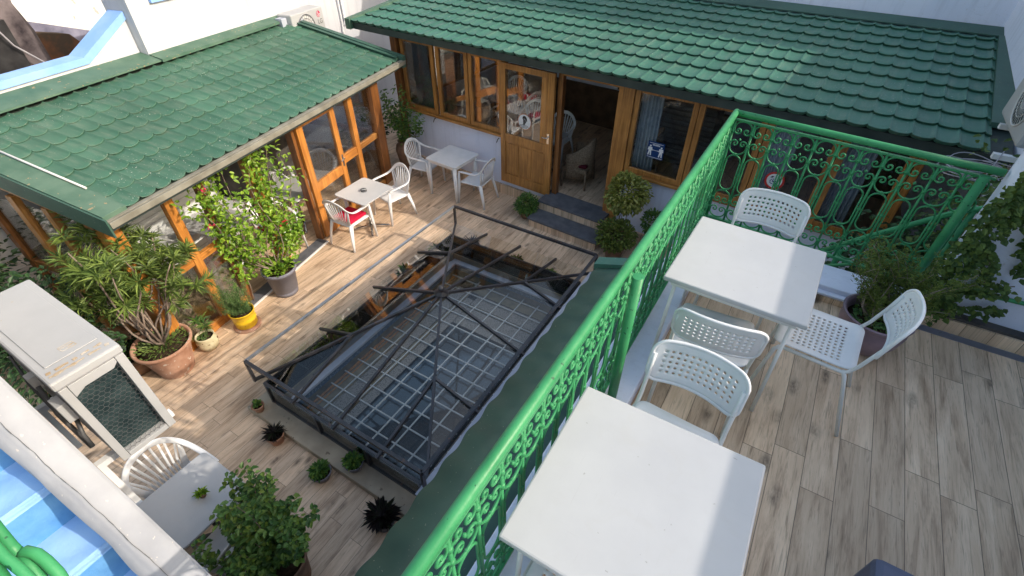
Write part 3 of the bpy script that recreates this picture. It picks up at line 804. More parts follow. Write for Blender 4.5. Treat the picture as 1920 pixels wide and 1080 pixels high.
# pipes on the left house
mb = MB(); mb.tube([(7.02, 2.21, 4.5), (7.02, 2.21, 2.22), (7.0, 2.21, 2.12), (7.02, 2.21, 1.2)], 0.018, 8)
mb.tube([(7.12, 2.20, 4.5), (7.12, 2.20, 2.25), (7.05, 2.20, 2.16)], 0.03, 10); mb.build('pipe', 'plastic', lh)
pw = thing('parapet_wall', 'low white wall with a sloping pale blue coping at the upper left', 'wall', (SHX, SHY, 0), SHR)
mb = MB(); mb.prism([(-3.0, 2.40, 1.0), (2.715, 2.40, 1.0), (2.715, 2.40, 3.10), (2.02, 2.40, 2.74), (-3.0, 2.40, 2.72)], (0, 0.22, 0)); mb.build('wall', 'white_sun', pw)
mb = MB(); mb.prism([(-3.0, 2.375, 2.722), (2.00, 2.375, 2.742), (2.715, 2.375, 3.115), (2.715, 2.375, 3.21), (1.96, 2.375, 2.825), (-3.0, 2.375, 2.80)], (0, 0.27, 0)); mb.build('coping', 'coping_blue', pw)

# neighbours beyond the parapet
nb_ = thing('ruined_wall', 'weathered dark stone wall with an empty window beyond the blue coping', 'wall', (SHX, SHY, 0), SHR)
def rough_slab(pts, t, th, seed, amp=0.05, n=14):
    """thick polygon slab in the plane y=t with a bumpy face"""
    random.seed(seed); m_ = MB(); m_.prism([(p[0], t + rnd(-amp, amp), p[1]) for p in pts], (0, th, 0)); return m_
mb = rough_slab([(-1.5, 0.5), (2.95, 0.5), (2.66, 2.35), (2.62, 2.85), (2.55, 3.2), (2.60, 3.6), (-1.5, 4.0)], 4.3, 0.4, 1)
mb.build('wall', 'stone', nb_)
mb = MB(); mb.box(1.75, 2.30, 4.22, 4.31, 2.45, 3.05); mb.build('window', 'black', nb_)
mb = MB(); mb.box(1.70, 2.36, 4.17, 4.32, 2.38, 2.44); mb.build('window_sill', 'wainscot', nb_)
mb = MB(); mb.tube([(1.9, 4.1, 3.6), (2.05, 4.1, 3.1), (2.2, 4.15, 2.75), (2.5, 4.15, 2.4), (2.7, 4.2, 2.2)], 0.012, 6); mb.build('cable', 'cable', nb_)
er = thing('earth_roof', 'rust brown mossy slope between the stone wall and the cracked wall', 'roof', (SHX, SHY, 0), SHR)
mb = MB(); mb.prism([(2.5, 4.75, 0.5), (4.6, 4.75, 0.5), (3.75, 4.75, 2.0), (3.33, 4.75, 2.60), (2.95, 4.75, 2.70), (2.6, 4.75, 2.78)], (0, 0.3, 0)); mb.build('roof', 'rust_wall', er)
cw = thing('cracked_wall', 'low violet limewashed wall with cracks under the sunlit white wall', 'wall', (SHX, SHY, 0), SHR)
mb = MB(); mb.prism([(2.2, 5.1, 0.3), (5.4, 5.1, 0.3), (4.12, 5.1, 2.42), (2.92, 5.1, 2.86), (2.2, 5.1, 3.0)], (0, 0.3, 0)); mb.build('wall', 'stone_v', cw)
ww = thing('limewashed_wall', 'uneven sunlit limewashed wall at the far upper left', 'wall', (SHX, SHY, 0), SHR)
mb = MB(); mb.box(-2.0, 9.0, 6.3, 6.7, 0.0, 7.0); mb.build('wall', 'white_old', ww)

# ================================================================== LEAN-TO WITH GREEN ROOF (local x along eave, y inwards)
SH = thing('glazed_lean_to', 'small glazed lean-to under a green tiled roof on the left', 'building', (SHX, SHY, 0), SHR)
SLS = 0.20
def sz(t): return 2.15 + SLS * t
rf = tile_sheet(0.19, 5.40, -0.06, 2.08, 2.14, SLS, 0.185, 0.265, hw=0.030, lift=0.014, sc=0.018).build('roof', 'roof2', SH)
mb = MB()
mb.hexa([(-0.03, -0.10, 2.02), (5.46, -0.10, 2.02), (5.46, 2.24, 2.49), (-0.03, 2.24, 2.49), (-0.03, -0.10, 2.115), (5.46, -0.10, 2.115), (5.46, 2.24, 2.585), (-0.03, 2.24, 2.585)])
mb.build('roof_board', 'fascia', rf)
mb = MB(); mb.box(-0.04, 5.47, -0.15, -0.103, 2.065, 2.13); mb.box(-0.04, 5.47, -0.13, -0.065, 2.132, 2.14)
mb.build('gutter', 'gutter', rf, 0.004)
mb = MB()
def slab(mb, s0, s1, t0, t1, dz0, dz1):
    mb.hexa([(s0, t0, sz(t0) + dz0), (s1, t0, sz(t0) + dz0), (s1, t1, sz(t1) + dz0), (s0, t1, sz(t1) + dz0), (s0, t0, sz(t0) + dz1), (s1, t0, sz(t0) + dz1), (s1, t1, sz(t1) + dz1), (s0, t1, sz(t1) + dz1)])
slab(mb, -0.04, 0.20, -0.09, 2.2, 0.0, 0.052); mb.build('verge_flashing', 'roof_flash', rf, 0.004)
mb = MB(); slab(mb, -0.06, -0.043, -0.14, 2.2, -0.15, 0.04); mb.build('verge_board', 'roof_dark', rf)
mb = MB(); slab(mb, 5.405, 5.50, -0.13, 2.22, -0.11, 0.075); slab(mb, 5.33, 5.40, -0.05, 2.2, 0.045, 0.06); mb.build('verge_board', 'roof_dark', rf)
mb = MB(); slab(mb, -0.03, 2.72, 2.06, 2.395, 0.048, 0.07); slab(mb, 2.722, 5.42, 2.03, 2.248, 0.048, 0.085); mb.build('ridge_flashing', 'roof_flash', rf)
mb = MB(); mb.tube([(0.19, 0.35, sz(0.35) + 0.065), (0.19, 1.9, sz(1.9) + 0.065)], 0.012, 6); mb.build('pipe', 'grille', rf)
# posts along the front
FT = 0.22
def post(s0, s1, t0, t1, z0, z1, mat='wood_o', nm='post'):
    m_ = MB(); m_.box(s0, s1, t0, t1, z0, z1); return m_.build(nm, mat, SH, 0.005)
post(0.04, 0.20, FT, FT + 0.14, 0, 2.01, 'wood_o')
post(0.72, 0.83, FT, FT + 0.08, 0, 2.01)
post(1.16, 1.25, FT, FT + 0.08, 0, 2.01, 'wood_b')
post(1.90, 2.09, FT, FT + 0.12, 0, 2.01, 'wood_o')
post(2.80, 2.86, FT, FT + 0.12, 0, 2.01, 'wood_b')
post(4.16, 4.27, FT, FT + 0.09, 0, 2.01, 'wood_o')
post(4.80, 5.02, FT - 0.02, FT + 0.17, 0, 2.01, 'wood_b')
m_ = MB(); m_.box(-0.02, 5.3, FT - 0.01, FT + 0.12, 1.955, 2.012); m_.build('eave_beam', 'wood_b', SH, 0.004)
def pane(u0, u1, z0, z1, t, parent=None, mat='glass'):
    m_ = MB(); m_.box(u0, u1, t - 0.003, t + 0.003, z0, z1); return m_.build('pane', mat, parent or SH)
def rail(s0, s1, z0, z1, t0=FT + 0.01, t1=FT + 0.07, mat='wood_oh'):
    m_ = MB(); m_.box(s0, s1, t0, t1, z0, z1); return m_.build('rail', mat, SH, 0.004)
rail(0.20, 0.72, 0.98, 1.07); rail(0.83, 1.16, 0.98, 1.07); rail(0.2, 0.72, 0.0, 0.12); rail(0.83, 1.16, 0.0, 0.12)
pane(0.20, 0.72, 0.12, 0.98, FT + 0.04); pane(0.20, 0.72, 1.07, 1.95, FT + 0.04); pane(0.83, 1.16, 0.12, 0.98, FT + 0.04)
rail(4.27, 4.80, 0.94, 1.03, mat='wood_h'); rail(3.74, 4.16, 0.90, 1.04); rail(3.74, 4.16, 0.0, 0.1); rail(4.27, 4.80, 0.0, 0.1, mat='wood_h')
pane(4.27, 4.80, 1.03, 1.95, FT + 0.04); pane(4.27, 4.80, 0.1, 0.94, FT + 0.04); pane(3.74, 4.16, 1.04, 1.95, FT + 0.04); pane(3.74, 4.16, 0.1, 0.90, FT + 0.04)
# glazed door, standing shut beside the open bay
m_ = MB()
d0, d1, T0, T1 = 2.865, 3.735, FT - 0.05, FT
m_.box(d0, d0 + 0.13, T0, T1, 0.02, 1.95); m_.box(d1 - 0.11, d1, T0, T1, 0.02, 1.95)
m_.box(d0 + 0.13, d1 - 0.11, T0 + 0.003, T1 - 0.003, 1.84, 1.95); m_.box(d0 + 0.13, d1 - 0.11, T0 + 0.003, T1 - 0.003, 0.80, 0.95); m_.box(d0 + 0.13, d1 - 0.11, T0 + 0.003, T1 - 0.003, 0.02, 0.22)
dr = m_.build('door', 'wood_o', SH, 0.005)
pane(d0 + 0.13, d1 - 0.11, 0.95, 1.84, (T0 + T1) / 2, dr); pane(d0 + 0.13, d1 - 0.11, 0.22, 0.80, (T0 + T1) / 2, dr)
m_ = MB(); m_.box(d1 - 0.075, d1 - 0.04, T0 - 0.006, T0 - 0.001, 0.92, 1.12); m_.tube([(d1 - 0.055, T0, 1.06), (d1 - 0.055, T0 - 0.045, 1.06), (d1 - 0.15, T0 - 0.045, 1.05)], 0.008, 8); m_.build('handle', 'chrome', dr)
# glazed near end
def epost(t0, t1, z0, z1, mat='wood', nm='post', w=0.07):
    m_ = MB(); m_.box(0.06, 0.06 + w, t0, t1, z0, z1); return m_.build(nm, mat, SH, 0.004)
epost(0.42, 0.50, 0, 1.93); epost(1.00, 1.09, 0, 1.98); epost(1.50, 1.60, 0, 2.02); epost(2.1, 2.2, 0, 2.1, 'wood_b')
m_ = MB(); m_.hexa([(0.05, 0.36, 1.90), (0.16, 0.36, 1.90), (0.16, 2.2, 2.22), (0.05, 2.2, 2.22), (0.05, 0.36, 2.06), (0.16, 0.36, 2.06), (0.16, 2.2, 2.42), (0.05, 2.2, 2.42)])
m_.build('end_beam', 'wood', SH, 0.005)
m_ = MB(); m_.box(0.07, 0.125, 0.36, 2.2, 0.92, 1.02); m_.box(0.07, 0.125, 0.36, 2.2, 0.0, 0.10); m_.build('rail', 'wood_b', SH, 0.004)
m_ = MB(); m_.box(0.095, 0.10, 0.5, 2.1, 0.1, 0.92); m_.box(0.095, 0.10, 0.5, 2.1, 1.02, 1.92); m_.build('pane', 'glass', SH)
# far end glazing
m_ = MB(); m_.box(4.9, 4.95, 0.39, 2.2, 0.94, 1.03); m_.box(4.9, 4.96, 1.25, 1.33, 0, 2.1); m_.build('rail', 'wood_b', SH, 0.004)
# threshold strip of slate in the open bay
m_ = MB(); m_.box(0.9, 2.79, 0.12, 0.30, 0.001, 0.012); m_.build('threshold', 'slate', SH)
m_ = MB(); m_.box(0.9, 2.79, 0.09, 0.118, 0.001, 0.014); m_.build('threshold_edge', 'plastic', SH)

m_ = MB(); m_.box(2.78, 4.88, 2.1, 2.2, 0.0, 2.2); m_.box(2.80, 2.86, 1.3, 2.09, 0.0, 1.5); m_.build('shade_panel', 'in_dark', SH)  # dark panels added so the room behind the door looks dim
# striped bench wall inside
bw = thing('slatted_bench', 'white slatted bench running along the back of the lean-to', 'bench', (SHX, SHY, 0), SHR)
m_ = MB(); m_.box(0.25, 2.75, 2.08, 2.2, 0.0, 1.35); m_.build('backrest', 'striped', bw, 0.01)
m_ = MB(); m_.box(0.25, 2.75, 1.62, 2.078, 0.0, 0.42); m_.build('base', 'striped', bw)
m_ = MB(); m_.box(0.23, 2.77, 1.58, 2.075, 0.422, 0.47); m_.build('seat', 'bench', bw, 0.01)

def sh(s, t, z=0.0):
    c, n = math.cos(SHR), math.sin(SHR)
    return Vector((SHX + s * c - t * n, SHY + s * n + t * c, z))

# ================================================================== SKYLIGHT
X0, X1, Y0, Y1, RZT = -4.15, -1.77, 1.43, 5.09, 0.72      # guard rail rectangle, carried above the glass roof
BX0, BX1, BY0, BY1, KZ = -4.02, -1.86, 1.46, 4.80, 0.09   # glass box standing on a kerb
SK = thing('hipped_skylight', 'dark steel and glass hipped skylight over a barred opening in the courtyard floor', 'skylight')
m_ = MB()
for (a, b) in (((X0, Y0), (X1, Y0)), ((X0, Y1), (X1, Y1)), ((X1, Y0), (X1, Y1))):
    m_.bar((a[0], a[1], RZT), (b[0], b[1], RZT), 0.034, 0.034)
m_.build('guard_rail', 'steel', SK)
m_ = MB(); m_.bar((X0, Y0, RZT), (X0, Y1, RZT), 0.026, 0.026); o = m_.build('guard_rail', 'steel_glint', SK); tag(o, 'guard rail on the sunny side with the sun glint put into its colour')
EZ = 0.42
def spost(x, y, z0, z1, w=0.034):
    m_ = MB(); m_.box(x - w / 2, x + w / 2, y - w / 2, y + w / 2, z0, z1); m_.build('post', 'steel', SK)
for (x, y) in ((X0, Y0), (X1, Y0), (X0, Y1), (X1, Y1)): spost(x, y, EZ - 0.02, RZT - 0.018, 0.03)
for (x, y) in ((BX0, BY0), (BX1, BY0), (BX0, BY1), (BX1, BY1)): spost(x, y, KZ, EZ)
for f in (0.355, 0.68):
    spost(BX0 + (BX1 - BX0) * f, BY0, KZ, EZ - 0.01, 0.04); spost(BX0 + (BX1 - BX0) * f, BY1, KZ, EZ - 0.01, 0.04)
for f in (0.27, 0.52, 0.77): spost(BX0, BY0 + (BY1 - BY0) * f, KZ, EZ - 0.01, 0.04)
m_ = MB()
for z, q in ((KZ + 0.014, 0.03), (EZ - 0.015, 0.026)):
    for (a, b) in (((BX0, BY0), (BX1, BY0)), ((BX0, BY1), (BX1, BY1)), ((BX0, BY0), (BX0, BY1)), ((BX1, BY0), (BX1, BY1))):
        m_.bar((a[0], a[1], z), (b[0], b[1], z), q, q)
m_.build('base_frame', 'steel', SK)
g0, g1 = KZ + 0.03, EZ - 0.03
for (a, b, c, d) in ((BX0, BX1, BY0 - 0.003, BY0 + 0.003), (BX0, BX1, BY1 - 0.003, BY1 + 0.003), (BX0 - 0.003, BX0 + 0.003, BY0, BY1)):
    m_ = MB(); m_.box(a, b, c, d, g0, g1); m_.build('side_pane', 'glass_sky', SK)
HB = Vector(((X0 + X1) / 2, (Y0 + Y1) / 2, 0.86))
cs = [Vector((X0, Y0, EZ)), Vector((X1, Y0, EZ)), Vector((X1, Y1, EZ)), Vector((X0, Y1, EZ))]
def rafter(a, b, w=0.026, h=0.034):
    m_ = MB(); m_.bar(a, b, w, h); m_.build('rafter', 'steel', SK)
for c_ in cs: rafter(HB, c_)
mids = [HB.lerp(c_, 0.5) for c_ in cs]
def down_to(p, axis, val, over=0.0):
    """jack rafter from p at right angles to a side of the glass roof"""
    q = Vector(p)
    if axis == 0: q.x = val
    else: q.y = val
    q.z = EZ
    return q + (q - p).normalized() * over
for i, p in enumerate(mids):
    xs = X0 if i in (0, 3) else X1; ys = Y0 if i in (0, 1) else Y1
    rafter(p, down_to(p, 0, xs)); rafter(p, down_to(p, 1, ys))
rafter(HB, down_to(HB, 0, X0)); rafter(HB, down_to(HB, 0, X1)); rafter(HB, down_to(HB, 1, Y0)); rafter(HB, down_to(HB, 1, Y1))
m_ = MB(); m_.lathe([(0.07, -0.03), (0.085, -0.01), (0.085, 0.02), (0.02, 0.03), (0.028, 0.04), (0.04, 0.062), (0.038, 0.085), (0.02, 0.105), (0.0, 0.11)], 20, HB); m_.build('hub', 'steel', SK)
dz = Vector((0, 0, 0.012))
for i in range(4):
    a, b = cs[i], cs[(i + 1) % 4]
    m_ = MB(); k = len(m_.v); m_.v += [HB - dz, a - dz, b - dz]; m_.face((k, k + 1, k + 2)); m_.build('roof_pane', 'glass_sky', SK)
# beige kerb under the glass box
m_ = MB()
m_.box(-4.22, -1.80, 1.25, BY0 + 0.03, 0.001, KZ); m_.box(-4.22, -1.80, BY1 - 0.03, 5.10, 0.001, KZ); m_.box(-4.22, BX0 + 0.03, BY0 + 0.03, BY1 - 0.03, 0.001, KZ)
m_.build('kerb', 'kerb_beige', SK, 0.006)
# white ledge and patterned band round the opening
m_ = MB()
for (a, b, c, d) in ((HX0 + 0.01, HX1, HY0 - 0.03, HY0 + 0.05), (HX0 + 0.01, HX1, HY1 - 0.09, HY1 + 0.01), (HX0 - 0.01, HX0 + 0.09, HY0 + 0.051, HY1 - 0.091)):
    m_.box(a, b, c, d, -0.05, -0.012)
m_.build('ledge', 'white', SK, 0.004)
m_ = MB()
m_.box(HX0 + 0.0, HX0 + 0.08, HY0, HY1, -0.135, -0.052); m_.box(HX0, HX1, HY1 - 0.08, HY1, -0.135, -0.052); m_.box(HX0, HX1, HY0 - 0.06, HY0 + 0.02, -0.135, -0.052); m_.box(HX1 - 0.03, HX1 + 0.05, HY0, HY1, -0.135, -0.052)
m_.build('tile_band', 'zellige', SK)
m_ = MB(); m_.box(HX0 - 0.02, HX0 + 0.06, HY0, HY1, -0.30, -0.137); m_.box(HX0, HX1, HY1 - 0.06, HY1 + 0.02, -0.30, -0.137); m_.box(HX0, HX1, HY0 - 0.08, HY0 - 0.0, -0.30, -0.137); m_.build('lower_lining', 'tan', SK)
gz = -0.22
m_ = MB()
x = HX0 + 0.27
while x < HX1 - 0.05:
    m_.box(x - 0.008, x + 0.008, HY0, HY1, gz - 0.012, gz); x += 0.262
y = HY0 + 0.16
while y < HY1 - 0.05:
    m_.box(HX0, HX1, y - 0.008, y + 0.008, gz - 0.010, gz + 0.003); y += 0.229
m_.build('bar_grid', 'grille', SK)
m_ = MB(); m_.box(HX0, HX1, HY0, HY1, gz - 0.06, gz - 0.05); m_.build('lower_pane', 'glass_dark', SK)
# the room below
lr = thing('room_below', 'dim room under the skylight with mosaic strips and dark blue floor', 'room')
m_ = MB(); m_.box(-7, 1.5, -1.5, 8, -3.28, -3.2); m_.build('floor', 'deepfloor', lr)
m_ = MB()
m_.box(HX0 + 0.30, HX0 + 0.47, HY0, HY1 - 0.30, gz - 0.032, gz - 0.022); m_.box(HX0 + 0.56, HX0 + 0.68, HY0, HY1 - 0.45, gz - 0.032, gz - 0.022)
m_.box(HX0 + 0.69, HX1, HY1 - 0.55, HY1 - 0.32, gz - 0.033, gz - 0.023); m_.box(HX0 + 0.69, HX1, HY1 - 0.98, HY1 - 0.62, gz - 0.033, gz - 0.023)
m_.build('mosaic_strip', 'rug', lr)
m_ = MB(); m_.box(HX0 + 0.12, HX0 + 0.29, HY0, HY1 - 0.09, gz - 0.034, gz - 0.024); m_.box(HX0 + 0.48, HX0 + 0.55, HY0, HY1 - 0.2, gz - 0.034, gz - 0.024); m_.box(HX0 + 0.48, HX1, HY1 - 0.30, HY1 - 0.09, gz - 0.034, gz - 0.024); m_.box(HX0 + 0.69, HX1, HY1 - 0.61, HY1 - 0.56, gz - 0.034, gz - 0.024); m_.build('wood_strip', 'tan', lr)
m_ = MB(); m_.box(HX0 + 0.085, HX0 + 0.115, HY0, HY1 - 0.09, gz - 0.034, gz - 0.01); m_.box(HX0 + 0.15, HX0 + 0.165, HY0, HY1 - 0.12, gz - 0.022, gz - 0.014); m_.build('wood_trim', 'wood', lr)
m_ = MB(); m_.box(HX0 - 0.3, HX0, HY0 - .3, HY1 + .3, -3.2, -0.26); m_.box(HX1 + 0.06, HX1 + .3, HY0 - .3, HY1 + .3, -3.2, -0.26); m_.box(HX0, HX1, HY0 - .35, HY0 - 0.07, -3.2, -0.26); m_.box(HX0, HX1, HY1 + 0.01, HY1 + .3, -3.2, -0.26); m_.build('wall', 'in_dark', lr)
# upstand wall on the terrace side with grey capping
uw = thing('grey_capped_wall', 'low wall with grey capping between skylight and the lower green roof', 'wall')
m_ = MB(); m_.box(-1.76, -1.55, 1.35, 4.98, 0.0, 0.47); m_.build('wall', 'white', uw)
m_ = MB(); m_.box(-1.80, -1.50, 1.33, 5.0, 0.472, 0.487); m_.build('capping', 'grey', uw)

# ================================================================== TERRACE BUILDING
TB = thing('terrace_building', 'white base of the upper terrace with a narrow dark green corrugated roof along its foot', 'building')
m_ = MB(); m_.box(-0.56, -0.302, -1.4, 3.72, 0.0, 2.40); m_.build('wall', 'white', TB, 0.008)
m_ = MB(); m_.box(-0.30, 1.128, 3.44, 3.72, 0.0, 2.40); m_.build('wall', 'white', TB, 0.008)
m_ = MB(); m_.box(-0.298, 1.10, 3.385, 3.438, 2.302, 2.345); m_.build('skirting', 'kerb_tile', TB)
m_ = MB(); m_.box(-0.298, 1.10, 3.39, 3.438, 2.347, 2.365); m_.build('ledge', 'white', TB, 0.005)
m_ = MB(); m_.box(-1.04, -0.58, -1.4, 3.3, 0.0, 1.90); m_.build('annexe_wall', 'white', TB)
# corrugated skirt roof, ribs running down the slope
m_ = MB()
ys = [-1.4 + i * (4.72 / 236) for i in range(237)]
for (x, z) in ((-0.565, 2.16), (-0.85, 2.06), (-1.14, 1.955)):
    for i, y in enumerate(ys):
        ph = ((y + 5) / 0.235) % 1.0
        h = 0.013 * (0.5 + 0.5 * math.cos(2 * PI * ph))
        xo = x - (0.006 * math.cos(2 * PI * ph) if x < -1 else 0)
        m_.v.append(Vector((xo, y, z + h)))
n = len(ys)
for j in range(2):
    for i in range(n - 1): m_.face((j * n + i, j * n + i + 1, (j + 1) * n + i + 1, (j + 1) * n + i), True)
o = m_.build('skirt_roof', 'roof_dark', TB); sd = o.modifiers.new('t', 'SOLIDIFY'); sd.thickness = 0.012
m_ = MB(); m_.hexa([(-1.17, 3.322, 1.93), (-0.56, 3.322, 2.14), (-0.56, 3.44, 2.14), (-1.17, 3.44, 1.93), (-1.17, 3.322, 1.985), (-0.56, 3.322, 2.20), (-0.56, 3.44, 2.20), (-1.17, 3.44, 1.985)]); m_.build('end_flashing', 'roof', o)

# ================================================================== BLUE STAIR AND WHITE PARAPET, bottom left
ST = thing('blue_stair', 'pale blue plastered stair climbing away at the lower left', 'stairs')
m_ = MB(); m2 = MB()
h, td = 0.21, 0.235
xr, zr = -2.006, 2.613      # foot of one riser
random.seed(5)
NY = 16
def plaster_strip(mb, pa, pb, na, seed):
    """bumpy quad strip between two profile lines running along y"""
    k = len(mb.v); NU = 6
    for i in range(NU + 1):
        f = i / NU
        for j in range(NY + 1):
            y = -0.117 - (1.15) * j / NY
            p = Vector(pa).lerp(Vector(pb), f); 
            ed = 0.0 if i in (0, NU) else 1.0
            p = Vector((p.x, y, p.z)) + Vector(na) * (0.006 * ed * math.sin(7 * f + 9 * y + seed) + 0.004 * ed * math.sin(31 * y + 5 * seed + 11 * f))
            mb.v.append(p)
    for i in range(NU):
        for j in range(NY):
            mb.face((k + i * (NY + 1) + j, k + i * (NY + 1) + j + 1, k + (i + 1) * (NY + 1) + j + 1, k + (i + 1) * (NY + 1) + j), True)
for s in range(-3, 7):
    xa = xr - s * td; za = zr + s * h
    r_ = 0.03
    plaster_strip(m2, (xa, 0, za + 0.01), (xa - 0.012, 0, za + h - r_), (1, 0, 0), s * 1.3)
    # rounded nosing then the tread
    plaster_strip(m_, (xa - 0.012, 0, za + h - r_), (xa - r_, 0, za + h), (0.7, 0, 0.7), s * 0.7)
    plaster_strip(m_, (xa - r_, 0, za + h), (xa - td, 0, za + h + 0.01), (0, 0, 1), s * 2.1)
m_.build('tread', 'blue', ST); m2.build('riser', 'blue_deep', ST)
m_ = MB(); m_.prism([(-1.0, -0.117, 0), (-3.9, -0.117, 0), (-3.9, -0.117, zr + 7 * h - 0.05), (-1.25, -0.117, 1.75)], (0, -1.2, 0)); m_.build('core', 'white', ST)
PP = thing('stair_parapet', 'thick white sloping parapet beside the blue stair', 'parapet')
m_ = MB()
def ptop(x): return 2.63 + 0.81 * (-1.51 - x)
NX = 60
for i in range(NX + 1):
    x = -1.0 - 2.9 * i / NX
    z = ptop(x) + 0.002 * math.sin(9 * x) + 0.0015 * math.sin(31 * x)
    wi = -0.117 + 0.0022 * math.sin(13 * x) + 0.0018 * math.sin(37 * x) + 0.001 * math.sin(90 * x)
    w2 = wi - 0.022 - 0.004 * math.sin(23 * x)
    for p in ((0.0, 0.0), (0.0, z - 0.012), (-0.01, z), (wi + 0.03, z + 0.002), (wi + 0.012, z - 0.012), (wi, z - 0.03), (w2, z - 0.045), (w2 - 0.004, z - 0.30), (w2 - 0.004, 0.0)):
        m_.v.append(Vector((x, p[0], p[1])))
for i in range(NX):
    for k in range(8): m_.face((i * 9 + k, i * 9 + k + 1, (i + 1) * 9 + k + 1, (i + 1) * 9 + k), k in (2, 3, 4, 5, 6))
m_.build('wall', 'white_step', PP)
m_ = MB(); random.seed(9); x = -1.25; yy = -0.082
pts_ = []
while x > -2.6:
    pts_.append((x, yy, ptop(x) + 0.004)); x -= 0.02; yy += rnd(-0.0025, 0.0025); yy = min(-0.06, max(-0.098, yy))
for a, b in zip(pts_[:-1], pts_[1:]): m_.bar(a, b, rnd(0.0008, 0.0024), 0.003)
m_.build('crack', 'darkgrey', PP)
# ================================================================== WROUGHT IRON RAILINGS
def spiral(cx, cz, r0, a0, turns, n=14, sgn=1, r1=0.004):
    return [(cx + (r0 + (r1 - r0) * i / n) * math.cos(a0 + sgn * turns * 2 * PI * i / n), cz + (r0 + (r1 - r0) * i / n) * math.sin(a0 + sgn * turns * 2 * PI * i / n)) for i in range(n + 1)]
def bay_mesh(P, Hh=0.90, r=0.0060):
    """one repeat of the railing: x from 0 to P, z from 0 to Hh"""
    mb = MB()
    def T(pts, rr=r): mb.tube([(x, 0, z) for x, z in pts], rr, 6)
    def curl_arch(zc, ht, sgn):
        c = P / 2; a = P / 2 - 0.009; q = 0.030; zs = zc - 0.20 * ht
        left = []
        for i in range(19):
            f = i / 18.0
            an = math.radians(180 + (1 - f) * 450); rad = 0.004 + (a - q - 0.004) * f ** 1.25
            left.append((c - q + rad * math.cos(an), zs + rad * math.sin(an)))
        arch = [(c + a * math.cos(math.radians(180 - 12 * i)), zc + ht * 0.5 * math.sin(math.radians(12 * i))) for i in range(16)]
        pts = left + arch + [(2 * c - x, z) for (x, z) in reversed(left)]
        if sgn < 0: pts = [(x, 2 * zc - z) for (x, z) in pts]
        T(pts)
    curl_arch(Hh - 0.052, 0.10, 1)
    curl_arch(Hh - 0.195, 0.115, -1)
    curl_arch(0.195, 0.115, 1)
    curl_arch(0.057, 0.10, -1)
    # long oval
    a = P / 2 - 0.018; c = P / 2; z0, z1 = 0.262 + a, Hh - 0.262 - a
    pts = []
    for i in range(13):
        an = PI * i / 12; pts.append((c + a * math.cos(an), z1 + a * math.sin(an)))
    for i in range(13):
        an = PI + PI * i / 12; pts.append((c + a * math.cos(an), z0 + a * math.sin(an)))
    pts.append(pts[0]); T(pts)
    # bar on the left edge with collars
    mb.tube([(0, 0, -0.01), (0, 0, Hh + 0.01)], 0.0085, 6)
    for z, rr, hh in ((Hh - 0.085, 0.014, 0.012), (Hh - 0.175, 0.014, 0.012), (Hh / 2, 0.014, 0.010), (0.175, 0.014, 0.012), (0.085, 0.014, 0.012)):
        mb.lathe([(0.008, z - hh), (rr, z - hh * 0.6), (rr * 0.85, z), (rr, z + hh * 0.6), (0.008, z + hh)], 8)
    for z in (Hh - 0.137, Hh - 0.253, 0.253, 0.137):
        mb.lathe([(0.004, z - 0.01), (0.010, z), (0.004, z + 0.01)], 6, (c, 0, 0))
    return mb
RAILG = 'green iron railings of the upper terrace'
BAYMESH = {}
def railing(name, label, p0, p1, nb, top=3.30, bot=2.415, posts=()):
    p0 = Vector(p0); p1 = Vector(p1); d = p1 - p0; L = d.length; rz = math.atan2(d.y, d.x)
    root = thing(name, label, 'railing', (p0.x, p0.y, 0), rz, RAILG)
    m_ = MB(); m_.tube([(-0.02, 0, top), (L * 0.33, 0, top + 0.001), (L * 0.66, 0, top - 0.001), (L + 0.02, 0, top)], 0.0225, 20); m_.build('handrail', 'greenp', root)
    P = L / nb
    H0 = bot + 0.02; H1 = top - 0.05
    m_ = MB(); m_.box(0, L, -0.012, 0.012, H1 - 0.002, H1 + 0.010); m_.build('top_bar', 'greenp', root)
    m_ = MB(); m_.box(0, L, -0.014, 0.014, bot, bot + 0.018); m_.build('bottom_bar', 'greenp', root)
    first = None
    for i in range(nb):
        if first is None:
            first = bay_mesh(P, H1 - H0).build('scroll_panel', 'greenp', root); o = first
        else:
            o = first.copy(); COL.objects.link(o); o.parent = root
        o.location = (i * P, 0, H0)
    for (s, y, r, z1) in posts:
        m_ = MB(); m_.tube([(s, y, 2.30), (s, y, z1)], r, 16); m_.build('post', 'greenp', root)
    m_ = MB()
    k = 0.3
    while k < L:
        m_.box(k - 0.012, k + 0.012, -0.012, 0.012, 2.38, bot); k += 0.62
    m_.build('foot', 'greenp', root)
    return root
railing('terrace_railing', 'long sunlit green iron railing running from the near bottom to the terrace corner', (-0.455, 3.90, 0), (-0.452, -0.58, 0), 32, posts=((2.185, 0.06, 0.026, 3.29),))
railing('terrace_railing', 'short green iron railing across the far end of the terrace in front of the cafe', (-0.44, 3.90, 0), (1.09, 3.765, 0), 11, posts=((1.48, -0.03, 0.028, 3.27),))
# stairwell rails
sr = thing('stair_handrail', 'plain green handrails climbing the stairwell behind the far railing', 'handrail')
m_ = MB(); m_.tube([(0.35, 4.25, 2.05), (0.75, 4.3, 2.40), (1.18, 4.3, 2.78), (1.6, 4.3, 3.0)], 0.022, 10); m_.tube([(0.35, 4.12, 2.03), (1.45, 4.12, 2.62)], 0.014, 8)
m_.tube([(0.45, 4.2, 1.65), (1.5, 4.2, 1.95)], 0.014, 8)
m_.build('rail', 'greenp', sr)
m_ = MB(); m_.tube([(0.62, 4.25, 0.0), (0.62, 4.25, 2.25)], 0.02, 10); m_.tube([(1.25, 4.3, 0.0), (1.25, 4.3, 2.82)], 0.02, 10); m_.build('post', 'greenp', sr)
